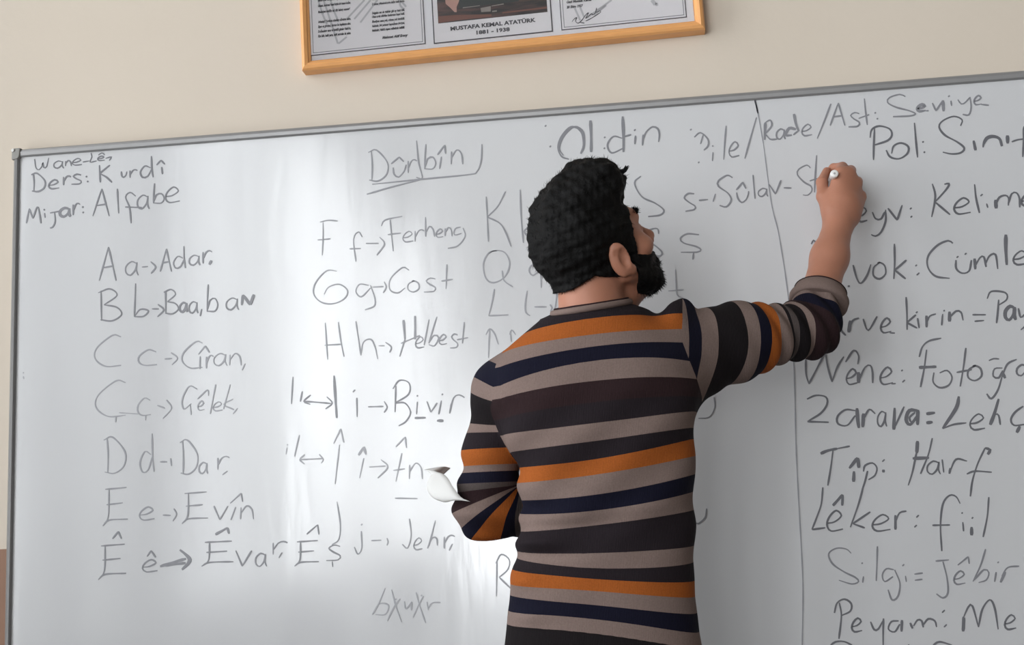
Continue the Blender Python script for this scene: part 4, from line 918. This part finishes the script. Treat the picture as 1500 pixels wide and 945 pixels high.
# eyebrows
mb = MB(); rs = np.random.RandomState(8)
roots = []; dirs = []
for s in (-1, 1):
    for k in range(260):
        t = rs.rand(); bx, bz = s * (.010 + .038 * t), .0355 + .007 * math.sin(t * 2.4) + rs.normal() * .0024
        i_ = int(round((bx - HFL.ax[0][0]) / .0026)); k_ = int(round((bz - HFL.ax[2][0]) / .0026)); col_ = np.where(HFL.v[i_, :, k_] < 0)[0]
        roots.append(hl((bx, HFL.ax[1][col_.max()] + .0008, bz))); dirs.append(HEAD_R @ np.array([s * .9, .15, .25 + rs.normal() * .2]))
strands(mb, roots, dirs, .008, .0006, rs); mb.build('eyebrows', M_HAIR, person, True)

# ------------------------------------------------------------------ the sweater
SWF = Field(np.arange(-.38, .44, .0034), np.arange(-.56, -.09, .0034), np.arange(.80, 1.56, .0034))
SWF.put(torso_fn(0.0, 1.432, .825), .01)
nb = neck_b
for a, b_, r0, r1 in ((nb + [-.02, 0, .004], sh_l + [.02, 0, .0], .060, .052), (nb + [.03, 0, .004], sh_r + [-.03, 0, .0], .058, .058)):
    SWF.put(cone(a, b_, r0, r1, ((0, 1, 0), 1.12)), .05)
ur = el_r - sh_r
SWF.put(cone(sh_r, sh_r + ur * .5, .061, .060), .05); SWF.put(cone(sh_r + ur * .5, el_r, .060, .048), .03)
SWF.put(cone(el_r, el_r + fa * .23, .047, .043), .03)
SWF.put(cone(sh_r + [-.04, 0, -.05], sh_r + ur * .35 + [0, 0, -.01], .06, .055), .05)
ul = el_l - sh_l
TOR = SWF.v.copy()                                                   # body and right sleeve alone
LAF = Field(*SWF.ax)
LAF.put(cone(sh_l, sh_l + ul * .5, .052, .0485), .03); LAF.put(cone(sh_l + ul * .5, el_l, .0485, .0525), .03)
LAF.put(cone(el_l, el_l + fb * .45, .0525, .047), .016); LAF.put(cone(el_l + fb * .45, el_l + fb * .93, .047, .037), .02)
LAF.put(cone(el_l + [-.018, -.01, -.030], el_l + [.03, 0, -.020], .022, .03), .03)
kk = np.interp(SWF.ax[2], [1.22, 1.34], [.004, .045])[None, None, :].astype(np.float32)
hh = np.maximum(kk - np.abs(TOR - LAF.v), 0) / kk
SWF.v = np.minimum(TOR, LAF.v) - hh * hh * kk * .25
SWF.put(cone(at(984, 466, -.39), at(1000, 449, -.365), .021, .014), .03)                  # peak of cloth pushed up at the shoulder
# folds of the cloth
X, Y, Z = SWF.ax[0][:, None, None], SWF.ax[1][None, :, None], SWF.ax[2][None, None, :]
def win(x, a, b, s): return 1 / (1 + np.exp(-(x - a) / s)) / (1 + np.exp((x - b) / s))
def along(a, d): L2 = d @ d; return ((X - a[0]) * d[0] + (Y - a[1]) * d[1] + (Z - a[2]) * d[2]) / math.sqrt(L2)
def bump_(c, r, f): SWF.v += f * np.exp(-(((X - c[0]) / r[0]) ** 2 + ((Y - c[1]) / r[1]) ** 2 + ((Z - c[2]) / r[2]) ** 2))
sr = along(sh_r, ur); right_side = 1 / (1 + np.exp(-(X - .10) / .012))
SWF.v += (-.0034 * np.sin(sr * 2 * math.pi / .036 + 3 * np.sin(Z * 22)) * win(sr, .165, .36, .014) * right_side).astype(np.float32)
SWF.v += (-.0020 * np.sin(sr * 2 * math.pi / .07 + 40 * (Z - 1.4)) * win(sr, .05, .17, .02) * right_side).astype(np.float32)
sl_ = along(sh_l, ul); left_side = 1 / (1 + np.exp((X + .225) / .008))
SWF.v += (-.0042 * np.sin(sl_ * 2 * math.pi / .052 + 1.2 + 14 * (X + .29)) * win(sl_, .13, .27, .012) * left_side).astype(np.float32)
SWF.v += (-.0020 * np.sin(sl_ * 2 * math.pi / .085 + 0.5 + 30 * (X + .29)) * win(sl_, .02, .14, .02) * left_side).astype(np.float32)
mid_ = 1 / (1 + np.exp(-(X + .235) / .006)) / (1 + np.exp((X - .10) / .01))
SWF.v += (-.0030 * np.sin((Z + .42 * X) * 2 * math.pi / .085 + 2.2 * np.sin(9 * X)) * win(Z, .93, 1.16, .03) * mid_ * np.clip((-.02 - X) / .15, .15, 1)).astype(np.float32)
SWF.v += (-.0022 * np.sin((Z - .9 * X) * 2 * math.pi / .11 + 1) * win(Z, 1.05, 1.30, .03) * mid_).astype(np.float32)
for px, py, rx, rz, f in ((800, 812, .06, .010, .006), (770, 795, .04, .010, -.006), (765, 850, .03, .012, -.005), (860, 770, .07, .010, .004), (900, 745, .07, .010, -.003), (790, 760, .04, .012, -.005), (775, 905, .03, .012, -.006)):
    bump_(at(px, py, -.46), (rx, .08, rz), f)
bump_(at(963, 452, -.40), (.020, .09, .018), .010)
v, q = SWF.mesh('sweater')
def sample(arr, P):
    g = [np.clip((P[:, i] - SWF.ax[i][0]) / (SWF.ax[i][1] - SWF.ax[i][0]), 0, arr.shape[i] - 1.001) for i in range(3)]
    i0 = [a.astype(int) for a in g]; fr = [a - b for a, b in zip(g, i0)]; r = 0
    for a in (0, 1):
        for b in (0, 1):
            for c in (0, 1):
                r = r + (fr[0] if a else 1 - fr[0]) * (fr[1] if b else 1 - fr[1]) * (fr[2] if c else 1 - fr[2]) * arr[i0[0] + a, i0[1] + b, i0[2] + c]
    return r
arm_d = sample(TOR, v) - sample(LAF.v, v); del SWF.v, TOR, LAF

# stripe coordinate: which knitted band a point belongs to. Bands are laid out along three lines down the back, and along each sleeve
PAL = {'t': srgb(120, 103, 97), 'o': srgb(152, 82, 34), 'n': srgb(16, 16, 32), 'c': srgb(34, 28, 32), 'b': srgb(42, 28, 30), 'd': srgb(24, 20, 22), 'g': srgb(74, 66, 64)}
BANDS = 'cotntbctcotntctcotntd'
colsx = (780, 899, 1003)
C4 = lambda y: 400 + y * .5766
ROWS = [[-60, 135, 176, 214, 258, 300, 350, 398, 445, 490, 530, 575, 612, 655, 715, 740, 765, 800, 832, 870, 905, 1010],
        [-60, 104, 149, 181, 219, 272, 322, 375, 420, 465, 505, 553, 595, 632, 710, 752, 780, 812, 850, 888, 925, 1010],
        [-60, 85, 130, 167, 214, 262, 308, 350, 393, 425, 470, 515, 560, 605, 700, 745, 790, 832, 875, 925, 965, 1010]]
BX = []; BZ = []
for cx_, row in zip(colsx, ROWS):
    P = [at(cx_, C4(r), -.475) for r in row]; BX.append(np.mean([p[0] for p in P])); BZ.append([p[2] for p in P])
BX = np.array(BX); BZ = np.array(BZ)
def torso_u(x, z):
    x = np.clip(x, BX[0] - .05, BX[2] + .05); l0 = (x - BX[1]) * (x - BX[2]) / ((BX[0] - BX[1]) * (BX[0] - BX[2])); l1 = (x - BX[0]) * (x - BX[2]) / ((BX[1] - BX[0]) * (BX[1] - BX[2])); l2 = 1 - l0 - l1
    zz = l0[:, None] * BZ[0] + l1[:, None] * BZ[1] + l2[:, None] * BZ[2]          # descending
    u = np.zeros(len(x)); n = zz.shape[1]
    for i in range(n - 1):
        t = (zz[:, i] - z) / (zz[:, i] - zz[:, i + 1]); m = (t >= 0) & (t < 1); u[m] = i + t[m]
    u[z < zz[:, -1]] = n - 1.01
    return u / (n - 1)
u_t = torso_u(v[:, 0], v[:, 2])
def arm_s(P, a, e, w_):
    d1 = (e - a); L1 = np.linalg.norm(d1); d1 = d1 / L1; d2 = (w_ - e); L2 = np.linalg.norm(d2); d2 = d2 / L2
    s1 = (P - a) @ d1; s2 = (P - e) @ d2
    bis = d1 + d2; bis /= np.linalg.norm(bis); f = np.clip(((P - e) @ bis) / .06 + .5, 0, 1); f = f * f * (3 - 2 * f)
    return (1 - f) * s1 + f * (L1 + s2)
s_r = arm_s(v, sh_r, el_r, wr_r); zax = sh_r[2]
s_r = s_r + .40 * (zax - .02 - v[:, 2]) * np.clip(1 - s_r / .22, 0, 1)
o0 = at(700, 660, -.385); ppm = 1 / np.linalg.norm(at(701, 660, -.385) - o0)      # sleeve bands measured in the plane of the hanging arm
qx = 700 + (v[:, 0] - o0[0]) * ppm; qy = 660 - (v[:, 2] - o0[2]) * ppm
phi = np.degrees(np.arctan2(qy - 712, 756 - qx))                                   # bands fan out around the crook of the elbow
s_l = np.where(qy > 712, 712 + np.clip(phi, 0, 150), qy - .6 * (qx - 707) * np.clip((640 - qy) / 70, 0, 1))
RSLV = [('t', -.2), ('n', -.020), ('t', .006), ('d', .042), ('t', .100), ('n', .127), ('o', .152), ('t', .180), ('d', .205), ('g', .212), ('d', .222), ('t', .245), ('b', .256), ('n', .292), ('t', .325)]
LSLV = [('t', 400), ('n', 520), ('t', 557), ('d', 583), ('t', 622), ('c', 634), ('o', 656), ('t', 681), ('n', 691), ('g', 706), ('b', 716), ('t', 732), ('n', 745), ('o', 757), ('n', 778), ('g', 792), ('o', 806), ('n', 816), ('t', 845)]
seam_r = [(1001, 430), (1000, 470), (998, 497), (1008, 525), (1020, 552), (1030, 580), (1034, 620)]
seam_l = [(742, 470), (733, 508), (727, 525), (722, 559), (720, 596), (730, 625)]
def seam_x(z, pts, Y):
    P = np.array([at(x, y, Y) for x, y in pts]); o = np.argsort(P[:, 2]); return np.interp(z, P[o, 2], P[o, 0])
m_r = v[:, 0] - seam_x(v[:, 2], seam_r, -.43)
m_l = seam_x(v[:, 2], seam_l, -.43) - v[:, 0]
f_ = np.clip((v[:, 2] - 1.25) / .05, 0, 1)
m_l = f_ * m_l + (1 - f_) * np.clip(arm_d, -.05, .05)
me = net_mesh('sweater', v, q)
for nm, arr in (('band', u_t), ('right_sleeve', s_r), ('left_sleeve', s_l), ('right_mask', m_r), ('left_mask', m_l)):
    at_ = me.attributes.new(nm, 'FLOAT', 'POINT'); at_.data.foreach_set('value', arr.astype(np.float32))
M_KNIT = mat('striped_knit', srgb(140, 124, 116), 0.9, 0.15)
nt = M_KNIT.node_tree; B_ = nt.nodes['Principled BSDF']; B_.inputs['Sheen Weight'].default_value = 0.0
def attr(n):
    a = nt.nodes.new('ShaderNodeAttribute'); a.attribute_name = n; return a.outputs['Fac']
def ramp(src, stops, lo, hi):
    if lo is not None:
        mr = nt.nodes.new('ShaderNodeMapRange'); mr.inputs['From Min'].default_value = lo; mr.inputs['From Max'].default_value = hi; nt.links.new(src, mr.inputs['Value']); src = mr.outputs['Result']
        stops = [(c, (p - lo) / (hi - lo)) for c, p in stops]
    r = nt.nodes.new('ShaderNodeValToRGB'); r.color_ramp.interpolation = 'CONSTANT'; e = r.color_ramp.elements
    while len(e) < len(stops): e.new(.5)
    for k, (c, p) in enumerate(stops): e[k].position = max(0, min(1, p)) if k else 0
    for k, (c, p) in enumerate(stops): e[k].color = PAL[c]
    nt.links.new(src, r.inputs['Fac']); return r.outputs['Color']
nB = len(BANDS)
c_t = ramp(attr('band'), [(c, i / nB) for i, c in enumerate(BANDS)], None, None)
c_r = ramp(attr('right_sleeve'), RSLV, -.2, .5); c_l = ramp(attr('left_sleeve'), LSLV, 400, 900)
def pick(mask, a, b):
    g_ = nt.nodes.new('ShaderNodeMath'); g_.operation = 'GREATER_THAN'; g_.inputs[1].default_value = 0; nt.links.new(attr(mask), g_.inputs[0])
    x = nt.nodes.new('ShaderNodeMix'); x.data_type = 'RGBA'; nt.links.new(g_.outputs[0], x.inputs['Factor']); nt.links.new(a, x.inputs['A']); nt.links.new(b, x.inputs['B']); return x.outputs['Result']
col = pick('left_mask', pick('right_mask', c_t, c_r), c_l)
tc = nt.nodes.new('ShaderNodeTexCoord'); n = nt.nodes.new('ShaderNodeTexNoise'); n.inputs['Scale'].default_value = 420; n.inputs['Detail'].default_value = 2
nt.links.new(tc.outputs['Object'], n.inputs['Vector'])
mr = nt.nodes.new('ShaderNodeMapRange'); mr.inputs['To Min'].default_value = .78; mr.inputs['To Max'].default_value = 1.22; nt.links.new(n.outputs['Fac'], mr.inputs['Value'])
mu = nt.nodes.new('ShaderNodeMix'); mu.data_type = 'RGBA'; mu.blend_type = 'MULTIPLY'; mu.inputs['Factor'].default_value = 1
nt.links.new(col, mu.inputs['A']); nt.links.new(mr.outputs['Result'], mu.inputs['B']); nt.links.new(mu.outputs['Result'], B_.inputs['Base Color'])
wv = nt.nodes.new('ShaderNodeTexWave'); wv.wave_type = 'BANDS'; wv.bands_direction = 'X'; wv.inputs['Scale'].default_value = 110; wv.inputs['Distortion'].default_value = 1.5
nt.links.new(tc.outputs['Object'], wv.inputs['Vector'])
bp = nt.nodes.new('ShaderNodeBump'); bp.inputs['Strength'].default_value = .25; bp.inputs['Distance'].default_value = .002
nt.links.new(wv.outputs['Fac'], bp.inputs['Height']); nt.links.new(bp.outputs['Normal'], B_.inputs['Normal'])
sweater = link('sweater', me, M_KNIT, person)

# ribbed neckband, rolled cuff and hem
M_RIB = noisy(mat('taupe_rib_knit', PAL['t'], .9, .15), 300, .15); M_RIBD = noisy(mat('dark_rib_knit', PAL['b'], .9, .15), 300, .15)
def ring(c, ax, ra, rb, e1, tilt, rt, n=40, sag=0.0):
    pts = []
    for k in range(n + 1):
        a = 2 * math.pi * k / n; pts.append(c + e1 * math.cos(a) * ra + ax * math.sin(a) * rb + np.array([0, 0, 1]) * (tilt * math.sin(a) + sag * math.cos(a)))
    return pts
nc = (at(812, 461, -.40) + at(921, 444, -.385)) / 2 + np.array([0, 0, .004])
ex = at(921, 444, -.385) - at(812, 461, -.40); rx_ = np.linalg.norm(ex) / 2; ex /= np.linalg.norm(ex)
def band(z_off, grow_, r):
    mb = MB(); pts = [nc + ex * math.cos(a) * (rx_ + grow_) + np.array([0, math.sin(a) * (.060 + grow_), +.010 * math.sin(a) + z_off]) for a in np.linspace(0, 2 * math.pi, 49)]
    mb.tube(pts, r, 10); return mb
NBO = band(-.002, .002, .0058).build('neckband', M_RIB, sweater, True)
band(.0045, -.001, .0022).build('neckband_edge', M_RIBD, sweater, True)
def sleeve_end(p, d, r0, r1, L, m, name, t=.0045):
    mb = MB(); d = d / np.linalg.norm(d)
    mb.lathe([(-L, r0 - t), (-L, r0), (-L * .6, r0 + .0015), (-L * .2, r1 + .001), (0, r1), (.002, r1 - .002), (0, r1 - t), (-L * .5, r1 - t)], p, d, 40)
    return mb.build(name, m, sweater, True)
c_end = el_r + fa * .335
sleeve_end(c_end, fa + np.array([-.02, 0, 0]), .0535, .0475, .030, M_RIB, 'cuff')
sleeve_end(c_end + fa / np.linalg.norm(fa) * .0025, fa + np.array([-.02, 0, 0]), .0475, .0468, .003, M_RIBD, 'cuff_edge', .003)
sleeve_end(el_l + fb * .95, fb, .040, .034, .045, M_RIB, 'cuff')

# ------------------------------------------------------------------ trousers and shoes
TF = Field(np.arange(-.32, .16, .006), np.arange(-.52, -.18, .006), np.arange(.04, 1.0, .008))
def tr_fn():
    g, lo, hi = torso_fn(.012, .93, .84); return g, lo, hi
TF.put(tr_fn(), .01)
TF.put(ell(HIP + [0, 0, -.09], (.140, .100, .12)), .03)
for s, fx, fy in ((-1, -.20, -.36), (1, .035, -.34)):
    hp = HIP + [s * .078, 0, -.06]; kn_ = np.array([(hp[0] + fx) / 2, -.345, .50]); an = np.array([fx, fy - .03, .085])
    chain(TF, [hp, kn_, an], [.080, .072, .056], .03)
v, q = TF.mesh('trousers'); del TF
M_TR = noisy(mat('black_trousers', srgb(26, 26, 32), .85, .2), 200, .15)
trousers = link('trousers', net_mesh('trousers', v, q), M_TR, person)
mb = MB(); mb.tube([np.array([-.095 +   .152 * math.cos(a), -.358 + .106 * math.sin(a), .905]) for a in np.linspace(0, 2 * math.pi, 41)], .010, 8)
mb.build('waistband', M_TR, trousers, True)
M_SHOE = mat('black_shoe_leather', srgb(22, 20, 20), .4); M_SOLE = mat('dark_rubber_sole', srgb(48, 44, 42), .8)
for s, fx, fy in ((-1, -.20, -.36), (1, .035, -.34)):
    S = Field(np.arange(fx - .10, fx + .10, .005), np.arange(-.48, -.10, .005), np.arange(.0, .16, .005))
    an = np.array([fx, fy - .03, .07])
    S.put(cone(an + [0, -.02, -.022], an + [s * .018, .17, -.033], .046, .040), .01); S.put(cone(an + [0, -.01, 0], an + [0, 0, .045], .048, .046), .03)
    S.v = np.maximum(S.v, .020 - S.ax[2][None, None, :]).astype(np.float32); v, q = S.mesh('shoe')
    sh = link('shoe', net_mesh('shoe', v, q), M_SHOE, person)
    mb = MB(); P = []; 
    for k in range(28):
        a = 2 * math.pi * k / 28; yy = .5 + .5 * math.sin(a); c = an + np.array([s * .018 * yy, -.02 + .19 * yy, 0]); P.append((c[0] + math.cos(a) * .047, c[1] + math.sin(a) * .046))
    n = len(P); mb.add([(x, y, .0) for x, y in P] + [(x, y, .024) for x, y in P], [tuple(range(n))[::-1], tuple(range(n, 2 * n))] + [(i, (i + 1) % n, n + (i + 1) % n, n + i) for i in range(n)])
    mb.build('sole', M_SOLE, sh)

# ------------------------------------------------------------------ the marker in his hand
d = PEN_END - PEN_TIP; PL = float(np.linalg.norm(d))
marker = empty('marker', 'white dry-erase marker with a grey-dotted end held in the raised right hand', 'marker', tuple(PEN_TIP))
def pen_part(name, prof, m, parent=None):
    mb = MB(); mb.lathe(prof, PEN_TIP, d, 24); o = mb.build(name, m, parent or marker, True)
    if parent is None: o.matrix_parent_inverse = Matrix.Translation(marker.location).inverted()
    es = o.modifiers.new('edges', 'EDGE_SPLIT'); es.split_angle = math.radians(40); return o
M_PENW = mat('white_plastic', srgb(232, 230, 228), .35); M_PENG = mat('grey_plastic_barrel', srgb(168, 166, 166), .35); M_NIB = mat('grey_felt_nib', srgb(60, 60, 66), .9)
pen_part('nib', [(0, .0012), (.001, .0024), (.010, .0026), (.010, .001)], M_NIB)
pen_part('barrel', [(.008, .003), (.010, .0042), (.024, .0062), (.026, .0076), (PL - .020, .0076), (PL - .020, .004)], M_PENG)
plug = pen_part('end_plug', [(PL - .021, .0070), (PL - .020, .0078), (PL - .003, .0080), (PL - .0008, .0072), (PL, .0058), (PL, .0003)], M_PENW)
pen_part('plug_dot', [(PL - .001, .0022), (PL + .0003, .0022), (PL + .0004, .0003)], M_PENG, plug)

# ------------------------------------------------------------------ the sheet of paper in the crook of his elbow
def curl_sheet(name, rows, parent=None, thick=.0005):
    """rows: list of poly-lines (lists of points) lofted into a thin sheet"""
    R = [spline(r, .004) for r in rows]; n = min(len(r) for r in R)
    R = [[r[int(round(i * (len(r) - 1) / (n - 1)))] for i in range(n)] for r in R]
    cols = [spline([r[i] for r in R], .004) for i in range(n)]; m_ = min(len(c) for c in cols)
    cols = [[c[int(round(i * (len(c) - 1) / (m_ - 1)))] for i in range(m_)] for c in cols]
    mb = MB(); mb.add([p for c in cols for p in c], [(i * m_ + j, i * m_ + j + 1, (i + 1) * m_ + j + 1, (i + 1) * m_ + j) for i in range(n - 1) for j in range(m_ - 1)])
    o = mb.build(name, M_SHEET, parent, True); so = o.modifiers.new('thickness', 'SOLIDIFY'); so.thickness = thick; so.offset = 0; return o
M_SHEET = noisy(mat('white_writing_paper', srgb(214, 213, 211), .7, .25), 12, .02)
def PP(*l): return [at(*p) for p in l]
paper = curl_sheet('paper_sheet', [
    PP((689, 735, -.404), (676, 729, -.402), (664, 714, -.392), (654, 698, -.372), (640, 691, -.350), (625, 688, -.330)),
    PP((682, 734, -.402), (666, 731, -.400), (650, 722, -.388), (640, 704, -.368), (632, 694, -.345), (622, 688, -.325)),
    PP((670, 731, -.396), (653, 735, -.385), (634, 728, -.374), (626, 711, -.362), (632, 695, -.342), (645, 684, -.318)),
    PP((664, 728, -.378), (651, 735, -.368), (634, 726, -.356), (627, 711, -.345), (636, 698, -.328), (655, 684, -.302)),
    PP((660, 722, -.355), (652, 728, -.346), (642, 722, -.336), (640, 708, -.328), (648, 697, -.312), (660, 686, -.292))])
paper['label'] = 'white curled sheet of paper sticking out of the bent left elbow'; paper['category'] = 'paper'
